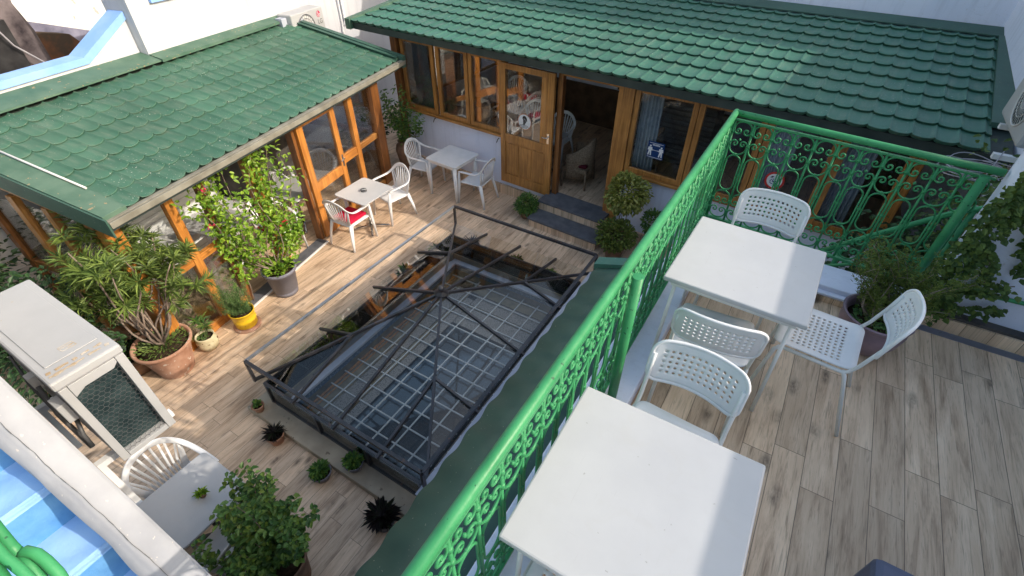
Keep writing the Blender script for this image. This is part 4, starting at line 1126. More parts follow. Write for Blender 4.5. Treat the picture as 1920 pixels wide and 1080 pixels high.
# near scroll rail at the extreme lower left
nr = thing('near_scroll_rail', 'close-up green iron scrolls at the lower left corner over the blue stair', 'railing')
m_ = MB()
m_.tube([(-1.02, -0.115, 3.75), (-1.003, -0.145, 3.71), (-0.982, -0.16, 3.69), (-0.965, -0.168, 3.676)], 0.0125, 12)
m_.v.clear(); m_.f.clear(); m_.sm.clear(); m_.mi.clear()
m_.tube([(-1.10, -0.15, 3.76), (-1.062, -0.157, 3.732), (-1.022, -0.163, 3.702), (-0.995, -0.166, 3.683), (-0.974, -0.166, 3.67)], 0.0105, 12)
m_.tube([(-0.976, -0.166, 3.670), (-0.968, -0.156, 3.678), (-0.952, -0.149, 3.673), (-0.932, -0.147, 3.662), (-0.905, -0.148, 3.645), (-0.882, -0.153, 3.627), (-0.86, -0.17, 3.60), (-0.85, -0.20, 3.57)], 0.0105, 12)
m_.build('scroll', 'greenp', nr)
m_ = MB(); m_.tube([(-1.04, -0.17, 3.77), (-0.984, -0.172, 3.742), (-0.949, -0.174, 3.717), (-0.916, -0.172, 3.699), (-0.888, -0.173, 3.681), (-0.85, -0.18, 3.65)], 0.009, 12)
m_.tube([(-0.974, -0.165, 3.672), (-0.952, -0.167, 3.655), (-0.929, -0.171, 3.638), (-0.90, -0.18, 3.60)], 0.011, 12); m_.build('bar', 'greenp', nr)
m_ = MB(); m_.tube([(-1.13, -0.21, 3.80), (-1.02, -0.215, 3.745), (-0.95, -0.22, 3.70), (-0.86, -0.235, 3.635)], 0.036, 18); m_.tube([(-0.93, -0.22, 3.69), (-0.93, -0.22, 2.6)], 0.016, 10); m_.build('handrail', 'greenp', nr)
# ================================================================== CHAIRS AND TABLES OF THE UPPER TERRACE
def perforated(nx, ny, cw, ch, r, W_, H_, corner, fn, thick=0.0035, skip=None):
    """flat panel nx*ny cells with octagonal holes inside a rounded outline; fn maps (x,y) -> 3D"""
    mb = MB(); k = {}
    def V(x, y, key=None):
        kk = (round(x, 5), round(y, 5))
        if kk not in k: k[kk] = len(mb.v); mb.v.append(Vector(fn(x, y)))
        return k[kk]
    w, h = nx * cw / 2, ny * ch / 2
    for i in range(nx):
        for j in range(ny):
            x0, x1, y0, y1 = -w + i * cw, -w + (i + 1) * cw, -h + j * ch, -h + (j + 1) * ch
            cx, cy = (x0 + x1) / 2, (y0 + y1) / 2
            if (i + j) % 1: pass
            ring = [(x1, cy), (x1, y1), (cx, y1), (x0, y1), (x0, cy), (x0, y0), (cx, y0), (x1, y0)]
            hole = [(cx + r * math.cos(PI / 4 * q), cy + r * math.sin(PI / 4 * q)) for q in range(8)]
            if skip and skip(i, j):
                mb.face([V(*p) for p in (ring[5], ring[6], ring[7], ring[0], ring[1], ring[2], ring[3], ring[4])], True); continue
            for q in range(8):
                q2 = (q + 1) % 8
                mb.face((V(*ring[q]), V(*ring[q2]), V(*hole[q2]), V(*hole[q])), True)
    # border
    loop = []
    for i in range(2 * nx): loop.append((-w + i * cw / 2, -h))
    for j in range(2 * ny): loop.append((w, -h + j * ch / 2))
    for i in range(2 * nx): loop.append((w - i * cw / 2, h))
    for j in range(2 * ny): loop.append((-w, h - j * ch / 2))
    def outer(x, y, sw, sh, c):
        X, Y = x / w * sw, y / h * sh
        ax, ay = abs(X) - (sw - c), abs(Y) - (sh - c)
        if ax > 0 and ay > 0:
            l = max(ax, ay); d = math.hypot(ax, ay)
            X = math.copysign(sw - c + ax / d * l, X); Y = math.copysign(sh - c + ay / d * l, Y)
        return X, Y
    rings = [loop]
    for f in (0.5, 1.0):
        sw, sh = w + (W_ / 2 - w) * f, h + (H_ / 2 - h) * f
        rings.append([outer(x, y, sw, sh, corner * f) for (x, y) in loop])
    L = len(loop)
    for a, b in zip(rings[:-1], rings[1:]):
        for q in range(L):
            q2 = (q + 1) % L
            mb.face((V(*a[q]), V(*b[q]), V(*b[q2]), V(*a[q2])), True)
    edge = [Vector(fn(x, y)) for (x, y) in rings[-1]]
    return mb, edge
def make_perf_chair():
    """white stackable metal-tube chair with punched seat and back; faces +Y"""
    root = thing('perforated_chair', 'x', 'chair', group='white chairs with punched seats on the upper terrace')
    def sf(x, y): return (x, 0.02 + y, 0.445 + 0.10 * (abs(x) / 0.2) ** 4 * 0.12 - 0.9 * max(0, y - 0.13) ** 2 * 2.2 + 0.04 * max(0.0, -y - 0.12) * 3)
    mb, edge = perforated(11, 9, 0.0275, 0.0275, 0.0075, 0.385, 0.39, 0.05, sf, skip=None)
    o = mb.build('seat', 'plastic', root); sd = o.modifiers.new('t', 'SOLIDIFY'); sd.thickness = 0.005; sd.offset = -1
    def bf(x, y): 
        zz = 0.675 + y
        return (x, -0.205 - 0.045 * (1 - (x / 0.2) ** 2) - 0.22 * (zz - 0.58), zz + 0.012 * (1 - (x / 0.2) ** 2))
    mb, edge = perforated(12, 5, 0.0275, 0.0275, 0.0075, 0.41, 0.215, 0.055, bf)
    o = mb.build('backrest', 'plastic', root); sd = o.modifiers.new('t', 'SOLIDIFY'); sd.thickness = 0.006; sd.offset = 0
    mb = MB(); mb.tube(edge + [edge[0]], 0.0085, 8, caps=False); mb.build('backrest_rim', 'plastic', root)
    for s in (-1, 1):
        x = 0.193 * s
        mb = MB(); mb.tube([(x * 1.02, 0.16, 0.43), (x * 1.02, -0.13, 0.43), (x * 1.01, -0.15, 0.445), (x, -0.175, 0.50), (x, -0.215, 0.64), (x, -0.235, 0.72)], 0.0098, 8)
        mb.build('frame', 'metal_w', root)
    for s in (-1, 1):
        x = 0.197 * s
        mb = MB(); mb.tube([(x, 0.17, 0.43), (x, 0.19, 0.40), (x * 1.04, 0.235, 0.006)], 0.0105, 10); mb.build('leg', 'metal_w', root)
        mb = MB(); mb.tube([(x, -0.13, 0.44), (x, -0.15, 0.40), (x * 1.06, -0.27, 0.006)], 0.0105, 10); l_ = mb.build('leg', 'metal_w', root)
    return root
UZ = 2.30
pc = make_perf_chair()
PCG = 'white chairs with punched seats on the upper terrace'
def setch(o, loc, rz, label): o.location = loc; o.rotation_euler = (0, 0, rz); o['label'] = label; return o
setch(pc, (0.0, 2.94, UZ), PI - 0.06, 'punched white chair at the far side of the farther table, back to the end railing')
dup(pc, (-0.03, 2.13, UZ), 0.10 - 0.02, 'punched white chair between the two terrace tables, tucked under the farther table')
dup(pc, (-0.035, 1.34, UZ), PI - 0.05, 'punched white chair between the two terrace tables, facing the nearer table')
dup(pc, (0.48, 2.44, UZ), PI / 2 - 0.08, 'punched white chair on the right of the farther table, beside the mauve pot')
dup(pc, (-0.10, 0.57, UZ), 0.0, 'punched white chair mostly hidden under the near edge of the nearest table')

def make_terrace_table():
    root = thing('terrace_table', 'x', 'table', group='square white tables on the upper terrace')
    mb = MB(); mb.box(-0.35, 0.35, -0.35, 0.35, 0.702, 0.732); mb.build('tabletop', 'table_w', root, 0.008)
    mb = MB(); mb.box(-0.31, 0.31, -0.31, -0.285, 0.66, 0.70); mb.box(-0.31, 0.31, 0.285, 0.31, 0.66, 0.70); mb.box(-0.31, -0.285, -0.285, 0.285, 0.66, 0.70); mb.box(0.285, 0.31, -0.285, 0.285, 0.66, 0.70); mb.build('apron', 'metal_w', root)
    for a in (-1, 1):
        for b in (-1, 1):
            mb = MB(); mb.tube([(0.29 * a, 0.29 * b, 0.70), (0.31 * a, 0.31 * b, 0.0)], 0.0105, 10); mb.build('leg', 'metal_w', root)
    return root
tt = make_terrace_table()
setch(tt, (0.0, 2.46, UZ), -0.02, 'white square table near the end railing, the farther of the two on the upper terrace')
dup(tt, (-0.04, 0.905, UZ), 0.015, 'large white square table nearest the camera on the upper terrace')
# slate-blue pouf, lower right
pf = thing('pouf', 'corner of a slate blue upholstered seat at the bottom right', 'seat')
mb = MB(); mb.box(0.78, 1.22, 0.92, 1.355, 2.36, 2.70); mb.build('cushion', 'pouf', pf, 0.03)
mb = MB(); mb.box(0.81, 1.19, 0.95, 1.325, 2.30, 2.358); mb.build('base', 'black', pf)

# ================================================================== MOULDED PLASTIC ARMCHAIRS
def make_armchair():
    root = thing('plastic_armchair', 'x', 'chair', group='white moulded plastic armchairs')
    # seat
    mb = MB()
    n = 8
    pts = []
    outline = [(-0.21, -0.20), (0.21, -0.20), (0.245, 0.16), (0.22, 0.22), (-0.22, 0.22), (-0.245, 0.16)]
    gx = [-1, -0.93, -0.6, -0.2, 0.2, 0.6, 0.93, 1]
    for j, fy in enumerate((-1, -0.9, -0.4, 0.2, 0.7, 0.93, 1)):
        for fx in gx:
            hw = 0.21 + 0.03 * (fy + 1) / 2
            z = 0.43 - 0.012 * (1 - abs(fx) ** 3) + (-0.02 if fy == 1 else 0) + 0.006 * fy
            if abs(fx) == 1: z -= 0.02
            mb.v.append(Vector((fx * hw, fy * 0.215, z)))
    for j in range(6):
        for i in range(7): mb.face((j * 8 + i, j * 8 + i + 1, (j + 1) * 8 + i + 1, (j + 1) * 8 + i), True)
    o = mb.build('seat', 'plastic', root); sd = o.modifiers.new('t', 'SOLIDIFY'); sd.thickness = 0.012; sd.offset = -1
    # top loop from arm to arm
    P = [(-0.265, 0.20, 0.63), (-0.27, 0.10, 0.645), (-0.275, -0.05, 0.65), (-0.268, -0.16, 0.665), (-0.235, -0.235, 0.72), (-0.165, -0.275, 0.80), (-0.08, -0.295, 0.84), (0, -0.30, 0.85)]
    P = P + [(-x, y, z) for (x, y, z) in reversed(P[:-1])]
    def nr_(i):
        f = i / (len(P) - 1); a = abs(2 * f - 1)
        return (0, 0.92 * (1 - a) + 0.05, 0.25 + a * 1.2)
    w = [0.05, 0.05, 0.048, 0.048, 0.05, 0.055, 0.06, 0.062]; w = w + list(reversed(w[:-1]))
    # smooth the path
    def cr(P, w, k=4):
        out = []; ow = []
        for i in range(len(P) - 1):
            p0 = Vector(P[max(0, i - 1)]); p1 = Vector(P[i]); p2 = Vector(P[i + 1]); p3 = Vector(P[min(len(P) - 1, i + 2)])
            for j in range(k):
                t = j / k
                out.append(0.5 * ((2 * p1) + (p2 - p0) * t + (2 * p0 - 5 * p1 + 4 * p2 - p3) * t * t + (3 * p1 - p0 - 3 * p2 + p3) * t ** 3)); ow.append(w[i] * (1 - t) + w[i + 1] * t)
        out.append(Vector(P[-1])); ow.append(w[-1]); return out, ow
    Q, qw = cr(P, w)
    def nq(i):
        f = i / (len(Q) - 1); a = abs(2 * f - 1); a = min(1, max(0, (a - 0.35) / 0.4))
        return (0, 1.0 - a * 0.95, 0.25 + a)
    mb = MB(); mb.ribbon(Q, qw, 0.016, nq); mb.build('arm_loop', 'plastic', root)
    # slats fanning from the seat to the loop
    mb = MB(); ns = 9
    for i in range(ns):
        f = (i / (ns - 1) - 0.5) * 2
        top = Q[int(round((0.5 + f * 0.20) * (len(Q) - 1)))]
        bx = f * 0.135
        mb.ribbon([(bx, -0.20, 0.42), (bx * 1.15, -0.235, 0.55), Vector((top.x * 0.98, top.y + 0.004, top.z - 0.02))], 0.020, 0.008, (0, 1, 0.25))
    for s in (-1, 1):
        mb.ribbon([(s * 0.165, -0.195, 0.42), (s * 0.20, -0.215, 0.55), (s * 0.235, -0.225, 0.70)], [0.07, 0.05, 0.035], 0.01, (0, 1, 0.2))
    mb.build('backrest', 'plastic', root)
    # legs, front ones carry the arms
    for s in (-1, 1):
        mb = MB()
        mb.ribbon([(s * 0.262, 0.20, 0.63), (s * 0.255, 0.215, 0.42), (s * 0.262, 0.245, 0.0)], [0.035, 0.06, 0.035], 0.03, (s, 0.2, 0))
        mb.build('leg', 'plastic', root)
        mb = MB(); mb.ribbon([(s * 0.20, -0.19, 0.43), (s * 0.23, -0.25, 0.2), (s * 0.25, -0.29, 0.0)], [0.07, 0.05, 0.035], 0.03, (s, -0.3, 0))
        mb.build('leg', 'plastic', root)
    return root
ac = make_armchair()
setch(ac, (-5.62, 5.24, 0), PI * 0.93, 'white plastic armchair on the far right of the table outside the lean-to door')
dup(ac, (-5.68, 4.33, 0), 0.05, 'white plastic armchair with a red cushion outside the lean-to door')
dup(ac, (-5.83, 6.40, 0), -PI / 2 + 0.15, 'white plastic armchair left of the square table under the cafe windows')
dup(ac, (-4.68, 6.45, 0), PI / 2 + 0.05, 'white plastic armchair right of the square table under the cafe windows')
dup(ac, (-3.60, 0.30, 0), -PI / 2 + 0.1, 'white plastic armchair beside the rounded table below the big air conditioner')
dup(ac, (-2.86, 0.24, 0), PI / 2 + 0.1, 'white plastic armchair half hidden by the leafy bush at the bottom')
p = sh(3.55, 1.25); dup(ac, p, SHR - PI * 0.55, 'white plastic armchair inside the lean-to behind its glazed door')
p = sh(1.35, 0.85); dup(ac, p, SHR + PI * 0.5, 'white plastic armchair inside the lean-to behind the climbing plants')
p = sh(2.35, 0.62); dup(ac, p, SHR + PI * 0.92, 'white plastic armchair inside the lean-to near the open bay')
cu = MB(); cu.box(-0.19, 0.19, -0.18, 0.19, 0.0, 0.05)
c1 = cu.build('seat_cushion', 'red', None, 0.02); c1.location = (-5.68, 4.33, 0.432); c1.rotation_euler = (0, 0, 0.05)
tag(c1, 'crimson cushion on the sunlit plastic armchair outside the lean-to', 'cushion', 'red seat cushions')
for (s, t, r, lb) in ((1.35, 0.85, SHR + PI * 0.5, 'crimson cushion on an armchair behind the climbing plants'), (2.35, 0.62, SHR + PI * 0.92, 'crimson cushion on an armchair at the open bay of the lean-to')):
    c2 = c1.copy(); COL.objects.link(c2); q = sh(s, t, 0.432); c2.location = q; c2.rotation_euler = (0, 0, r); c2['label'] = lb

def round_rect(w, h, r, n=5):
    out = []
    for (cx, cy, a0) in ((w - r, h - r, 0), (-w + r, h - r, 90), (-w + r, -h + r, 180), (w - r, -h + r, 270)):
        for i in range(n + 1):
            a = math.radians(a0 + 90 * i / n); out.append((cx + r * math.cos(a), cy + r * math.sin(a), 0))
    return out
# square plastic table under the cafe windows
tb = thing('plastic_table', 'pale square plastic table against the white wall under the cafe windows', 'table', (-5.22, 6.47, 0), -0.06)
mb = MB(); mb.prism([(x, y, 0.70) for (x, y, z) in round_rect(0.345, 0.345, 0.03)], (0, 0, 0.022)); mb.build('tabletop', 'plastic', tb, 0.004)
mb = MB(); mb.box(-0.31, 0.31, -0.31, -0.295, 0.64, 0.699); mb.box(-0.31, 0.31, 0.295, 0.31, 0.64, 0.699); mb.box(-0.31, -0.295, -0.295, 0.295, 0.64, 0.699); mb.box(0.295, 0.31, -0.295, 0.295, 0.64, 0.699); mb.build('apron', 'plastic', tb)
for a in (-1, 1):
    for b in (-1, 1):
        mb = MB(); mb.ribbon([(0.29 * a, 0.29 * b, 0.70), (0.31 * a, 0.31 * b, 0.0)], [0.075, 0.045], 0.05, (a, b, 0)); mb.build('leg', 'plastic', tb)
def pedestal_table(name, label, loc, rz, w=0.32, h=0.32, base='chrome'):
    tb = thing(name, label, 'table', loc, rz)
    mb = MB(); mb.prism([(x, y, 0.70) for (x, y, z) in round_rect(w, h, 0.05)], (0, 0, 0.022)); mb.build('tabletop', 'table_w', tb, 0.004)
    mb = MB(); mb.tube([(0, 0, 0.05), (0, 0, 0.70)], 0.028, 12); mb.build('column', base, tb)
    mb = MB()
    for k in range(4):
        a = PI / 4 + k * PI / 2
        mb.bar((0.02 * math.cos(a), 0.02 * math.sin(a), 0.07), (0.30 * math.cos(a), 0.30 * math.sin(a), 0.02), 0.04, 0.03)
    mb.build('foot', base, tb, 0.006)
    return tb
t2 = pedestal_table('pedestal_table', 'sunlit white table with rounded corners and chrome foot outside the lean-to door', (-5.67, 4.71, 0), 0.02, 0.33, 0.34)
t3 = pedestal_table('pedestal_table', 'shaded white table with rounded corners below the big air conditioner', (-3.235, 0.28, 0), 0.0, 0.32, 0.30, 'steel')
q = sh(3.05, 0.78); t4 = pedestal_table('pedestal_table', 'white table inside the lean-to seen through its door glass', q, SHR, 0.33, 0.36)
q = sh(1.85, 1.15); t5 = pedestal_table('pedestal_table', 'white table inside the lean-to beside the slatted bench', q, SHR, 0.33, 0.36)
# ashtray with glass lid and cutlery pot on the sunny table
at = thing('ashtray', 'small dark ashtray in the middle of the sunlit rounded table', 'ashtray', (-5.66, 4.70, 0.722))
mb = MB(); mb.lathe([(0.045, 0.0), (0.055, 0.03), (0.048, 0.032), (0.04, 0.012), (0.0, 0.010)], 20); mb.build('bowl', 'darkgrey', at)
mb = MB(); mb.tube([(-0.02, -0.04, 0.034), (0.05, 0.03, 0.04)], 0.004, 6); mb.build('cigarette', 'sign_w', at)

def leafy(mb, n, fn, L, w, up=0.4, broad=True, jit=0.3, outward=None):
    for i in range(n):
        p, d = fn()
        d = Vector(d) + Vector((rnd(-jit, jit), rnd(-jit, jit), rnd(-jit, jit)))
        if d.length < 1e-3: d = Vector((0, 0, 1))
        u = Vector((rnd(-0.5, 0.5), rnd(-0.5, 0.5), 1))
        s = rnd(0.65, 1.2)
        mb.leaf(Vector(p), d, u, L * s, w * s, 0.12, broad)
tp = thing('table_posy', 'tiny pot of green and pink leaves on the shaded rounded table', 'plant', (-3.17, 0.33, 0.722))
mb = MB(); mb.lathe([(0.022, 0), (0.03, 0.045), (0.024, 0.045), (0.0, 0.035)], 14); mb.build('pot', 'terra_old', tp)
mb = MB(); random.seed(11)
leafy(mb, 70, lambda: ((rnd(-0.015, 0.015), rnd(-0.015, 0.015), 0.04 + rnd(0, 0.02)), (rnd(-1, 1), rnd(-1, 1), rnd(0.0, 0.9))), 0.05, 0.02); mb.build('foliage', 'l_bright', tp)

# ================================================================== AIR CONDITIONERS
def fan_face(mb_ring, mb_fan, cx, cz, R, y, nb=22):
    """guard with radial wires and rings on a face y=const"""
    for k in range(nb):
        a = 2 * PI * k / nb
        mb_ring.tube([(cx + 0.03 * math.cos(a), y, cz + 0.03 * math.sin(a)), (cx + R * math.cos(a + 0.25), y - 0.012, cz + R * math.sin(a + 0.25))], 0.0022, 5)
    for r in (R * 0.45, R * 0.72, R):
        pts = [(cx + r * math.cos(2 * PI * i / 32), y - 0.012 * r / R, cz + r * math.sin(2 * PI * i / 32)) for i in range(33)]
        mb_ring.tube(pts, 0.003 if r < R else 0.007, 5)
    mb_ring.lathe([(0.0, 0), (0.035, 0)], 12, (cx, y, cz))
ml = thing('air_conditioner', 'big off-white air conditioner with hexagonal mesh guard beside the stair parapet', 'air conditioner')
AX1, AX0, AY0, AY1, AZ0, AZ1 = -2.68, -3.70, 0.10, 0.415, 2.05, 2.75
mb = MB(); mb.box(AX0, AX1 - 0.07, AY0 + 0.003, AY1 - 0.003, AZ0, AZ1 - 0.06); mb.build('casing', 'ac', ml, 0.006)
mb = MB(); mb.box(AX0 - 0.006, AX1 + 0.006, AY0 - 0.006, AY1 + 0.006, AZ1 - 0.058, AZ1); mb.build('lid', 'ac', ml, 0.012)
mb = MB(); mb.box(AX0 + 0.05, AX1 - 0.13, AY0 + 0.035, AY1 - 0.035, AZ1 + 0.001, AZ1 + 0.006); mb.build('lid_panel', 'ac', ml, 0.003)
# guard frame on the end
xs = AX1 + 0.004
mb = MB()
mb.box(AX1 - 0.068, xs, AY0 + 0.003, AY0 + 0.042, AZ0, AZ1 - 0.06); mb.box(AX1 - 0.068, xs, AY1 - 0.046, AY1 - 0.003, AZ0, AZ1 - 0.06)
mb.box(AX1 - 0.068, xs, AY0 + 0.044, AY1 - 0.048, AZ0, AZ0 + 0.035)
mb.prism([(xs, AY0 + 0.044, AZ1 - 0.06), (xs, AY1 - 0.048, AZ1 - 0.06), (xs, AY1 - 0.048, AZ1 - 0.09), (xs, AY1 - 0.075, AZ1 - 0.115), (xs, AY0 + 0.10, AZ1 - 0.115), (xs, AY0 + 0.044, AZ1 - 0.145)], (-0.02, 0, 0))
mb.build('guard_frame', 'ac', ml, 0.003)
mb = MB(); mb.box(AX1 - 0.066, AX1 - 0.052, AY0 + 0.04, AY1 - 0.045, AZ0 + 0.003, AZ1 - 0.08); mb.build('coil', 'coil', ml)
mb = MB()   # hexagonal wire mesh
hs = 0.0165
rowh = hs * 1.5; colw = hs * math.sqrt(3)
ny = int((AY1 - AY0 - 0.09) / colw); nz = int((AZ1 - AZ0 - 0.10) / rowh)
for j in range(nz + 1):
    for i in range(ny + 1):
        cy = AY0 + 0.045 + i * colw + (colw / 2 if j % 2 else 0); cz = AZ0 + 0.035 + j * rowh
        if cy > AY1 - 0.05 or cz > AZ1 - 0.09: continue
        v = [(AX1 - 0.008, cy + hs * math.sin(PI / 3 * q), cz + hs * math.cos(PI / 3 * q)) for q in range(6)]
        for q in range(3): mb.bar(v[q], v[(q + 1) % 6], 0.0016, 0.0016, (1, 0, 0))
mb.build('mesh_guard', 'darkgrey', ml)
mb = MB(); random.seed(21)
yy = AY0 + 0.02
path = [(AX1 - 0.055 + rnd(-0.004, 0.004), AY0 + 0.02 + k * (AY1 - AY0 - 0.04) / 14, AZ1 + 0.003) for k in range(15)]
for off in (0.0, 0.035):
    for k in range(14):
        if random.random() < 0.82: mb.bar((path[k][0] - off + 0.01, path[k][1], AZ1 + 0.0028), (path[k + 1][0] - off + 0.01, path[k + 1][1], AZ1 + 0.0028), rnd(0.006, 0.020), 0.002)
mb.build('rust_mark', 'rust', ml); mb = MB()
cxl, cyl = AX1 - 0.20, (AY0 + AY1) / 2 + 0.01
for (a, b) in (((-.02, -.035), (.02, -.03)), ((.02, -.03), (.025, .035)), ((.025, .035), (-.02, .03)), ((-.02, .03), (-.02, -.035)), ((-0.005, -0.03), (0.0, 0.03)), ((0.0, 0.03), (0.012, 0.0))):
    mb.bar((cxl + a[0], cyl + a[1], AZ1 + 0.0075), (cxl + b[0], cyl + b[1], AZ1 + 0.0075), 0.0035, 0.001)
mb.build('rust_mark', 'rust', ml)
mb = MB(); mb.box(AX0 + 0.03, AX0 + 0.10, AY0 + 0.12, AY0 + 0.13, AZ1 + 0.001, AZ1 + 0.0065); mb.build('faded_mark', 'logo_g', ml)
for x in (AX0 + 0.15, AX1 - 0.14):
    mb = MB(); mb.box(x, x + 0.04, 0.002, AY1 + 0.03, AZ0 - 0.045, AZ0 - 0.003); mb.box(x, x + 0.04, 0.002, 0.035, AZ0 - 0.45, AZ0 - 0.045); mb.build('bracket', 'plastic', ml)
mb = MB()
mb.tube([(AX1 - 0.35, 0.075, AZ1 - 0.22), (AX1 - 0.22, 0.05, AZ1 - 0.34), (AX1 - 0.12, 0.05, AZ0 + 0.12)], 0.012, 8)
mb.tube([(AX1 - 0.12, 0.085, AZ1 - 0.36), (AX1 - 0.06, 0.06, AZ1 - 0.42), (AX1 - 0.08, 0.055, AZ0 + 0.16)], 0.011, 8)
mb.tube([(AX1 - 0.7, 0.09, AZ1 - 0.2), (AX1 - 0.5, 0.06, AZ1 - 0.28), (AX1 - 0.3, 0.05, AZ1 - 0.42), (AX1 - 0.2, 0.06, AZ0 + 0.1)], 0.008, 8)
mb.build('pipe', 'darkgrey', ml)
mb = MB(); mb.box(AX1 - 0.18, AX1 - 0.08, 0.055, 0.10, AZ1 - 0.33, AZ1 - 0.20); mb.build('valve_cover', 'ac', ml, 0.004)
mb = MB(); mb.box(AX1 - 0.42, AX1 - 0.36, 0.06, 0.10, AZ1 - 0.25, AZ1 - 0.16); mb.build('valve_cover', 'ac', ml, 0.004)

# air conditioner with a red logo on the left house
lg = thing('air_conditioner', 'white air conditioner with a red round logo and grey letters on the left house wall', 'air conditioner', (SHX, SHY, 0), SHR)
mb = MB(); mb.box(5.22, 6.08, 1.88, 2.18, 2.10, 2.72); mb.build('casing', 'ac', lg, 0.02)
mb = MB(); mb.lathe([(0.21, 0), (0.21, 0.01)], 36); o = mb.build('fan_well', 'grille', lg); o.location = (5.55, 1.878, 2.46); o.rotation_euler = (PI / 2, 0, 0)
mb = MB(); fan_face(mb, None, 5.55, 2.46, 0.215, 1.862); mb.build('fan_guard', 'darkgrey', lg)
mb = MB()
for k in range(3):
    a = 2 * PI * k / 3
    mb.hexa([(5.55 + 0.03 * math.cos(a), 1.865, 2.46 + 0.03 * math.sin(a)), (5.55 + 0.19 * math.cos(a - 0.3), 1.865, 2.46 + 0.19 * math.sin(a - 0.3)), (5.55 + 0.19 * math.cos(a + 0.35), 1.866, 2.46 + 0.19 * math.sin(a + 0.35)), (5.55 + 0.03 * math.cos(a + 1), 1.866, 2.46 + 0.03 * math.sin(a + 1))] + [(5.55 + 0.03 * math.cos(a), 1.8665, 2.46 + 0.03 * math.sin(a)), (5.55 + 0.19 * math.cos(a - 0.3), 1.8665, 2.46 + 0.19 * math.sin(a - 0.3)), (5.55 + 0.19 * math.cos(a + 0.35), 1.8675, 2.46 + 0.19 * math.sin(a + 0.35)), (5.55 + 0.03 * math.cos(a + 1), 1.8675, 2.46 + 0.03 * math.sin(a + 1))])
mb.build('fan', 'grey', lg)
mb = MB(); lc = (5.94, 2.615)
mb.cur = 0; disc(mb, lc, 0.052, y=1.876)
mb.cur = 1
for i in range(18):
    a0 = math.radians(95 + i * 14.5); a1 = math.radians(95 + (i + 1) * 14.5)
    flat(mb, ((0.033 * math.cos(a0), 0.033 * math.sin(a0)), (0.041 * math.cos(a0), 0.041 * math.sin(a0)), (0.041 * math.cos(a1), 0.041 * math.sin(a1)), (0.033 * math.cos(a1), 0.033 * math.sin(a1))), 1.8745, lc)
flat(mb, ((-0.004, 0.02), (0.004, 0.02), (0.004, -0.012), (0.016, -0.012), (0.016, -0.019), (-0.004, -0.019)), 1.8745, lc)
flat(mb, ((0.012, 0.004), (0.041, 0.004), (0.041, -0.003), (0.012, -0.003)), 1.8743, lc)
disc(mb, (lc[0] - 0.016, lc[1] + 0.013), 0.006, 10, 1.8744)
mb.build('logo', ['logo_r', 'sign_w'], lg)
def letters(text, size, mat, parent, loc, rot, nm='lettering'):
    cv = bpy.data.curves.new('t', 'FONT'); cv.body = text; cv.size = size; cv.extrude = 0.0006; cv.align_x = 'CENTER'
    to = bpy.data.objects.new('t', cv); COL.objects.link(to)
    bpy.context.view_layer.update()
    me = bpy.data.meshes.new_from_object(to.evaluated_get(bpy.context.evaluated_depsgraph_get()))
    bpy.data.objects.remove(to); me.materials.clear(); me.materials.append(M[mat])
    o = bpy.data.objects.new(nm, me); COL.objects.link(o); o.parent = parent; o.location = loc; o.rotation_euler = rot
    return o
letters('LG', 0.11, 'logo_g', lg, (5.955, 1.8755, 2.455), (PI / 2, 0, 0))
mb = MB(); mb.box(5.09, 5.215, 1.98, 2.12, 2.25, 2.68); mb.build('side_box', 'grey', lg, 0.008)
mb = MB(); mb.box(5.11, 5.20, 1.972, 1.979, 2.47, 2.53); mb.box(5.11, 5.20, 1.972, 1.979, 2.37, 2.43); mb.build('vent', 'black', lg)
for a in (5.35, 5.9):
    mb = MB(); mb.box(a, a + 0.04, 2.0, 2.25, 2.05, 2.097); mb.build('bracket', 'plastic', lg)

# air conditioner high on the right wall, front facing the courtyard
ra = thing('air_conditioner', 'lavender-shaded air conditioner with an oval fan grille on the right wall above the ivy', 'air conditioner', (1.45, 5.10, 3.02), math.radians(90))
# local x runs along +Y of the world, local y towards -X
mb = MB(); mb.box(0, 0.85, -0.33, 0.0, 0.0, 0.60); mb.build('casing', 'ac', ra, 0.03)
mb = MB(); fan_face(mb, None, 0.36, 0.30, 0.235, 0.018, 30); o = mb.build('fan_guard', 'grille', ra)
mb = MB(); mb.lathe([(0.22, 0), (0.22, 0.004)], 36); o = mb.build('fan_well', 'coil', ra); o.location = (0.36, 0.0005, 0.30); o.rotation_euler = (-PI / 2, 0, 0)
for a, f_ in ((-0.06, 0.10), (0.7, -0.02)):
    mb = MB(); mb.box(a, a + 0.05, -0.42, f_, -0.09, -0.05); mb.build('bracket', 'plastic', ra)
cb = thing('cable_coil', 'loose coil of pale cable hanging under the right air conditioner', 'cable', (1.30, 5.05, 2.82))
mb = MB(); random.seed(4)
for k in range(6):
    r = 0.22 + 0.05 * rnd(-1, 1); ph = rnd(0, 6); ox, oy = rnd(-0.04, 0.04), rnd(-0.05, 0.05)
    mb.tube([(ox + r * 1.0 * math.cos(2 * PI * i / 26 + ph), oy + r * 0.9 * math.sin(2 * PI * i / 26 + ph), 0.02 * math.sin(4 * PI * i / 26 + k) + 0.012 * k - 0.03) for i in range(27)], 0.0045, 5)
mb.tube([(0.1, 0.0, 0.18), (0.06, -0.1, -0.05), (0.0, -0.3, -0.35), (-0.05, -0.5, -0.5)], 0.0045, 5)
mb.build('loops', 'cable', cb)
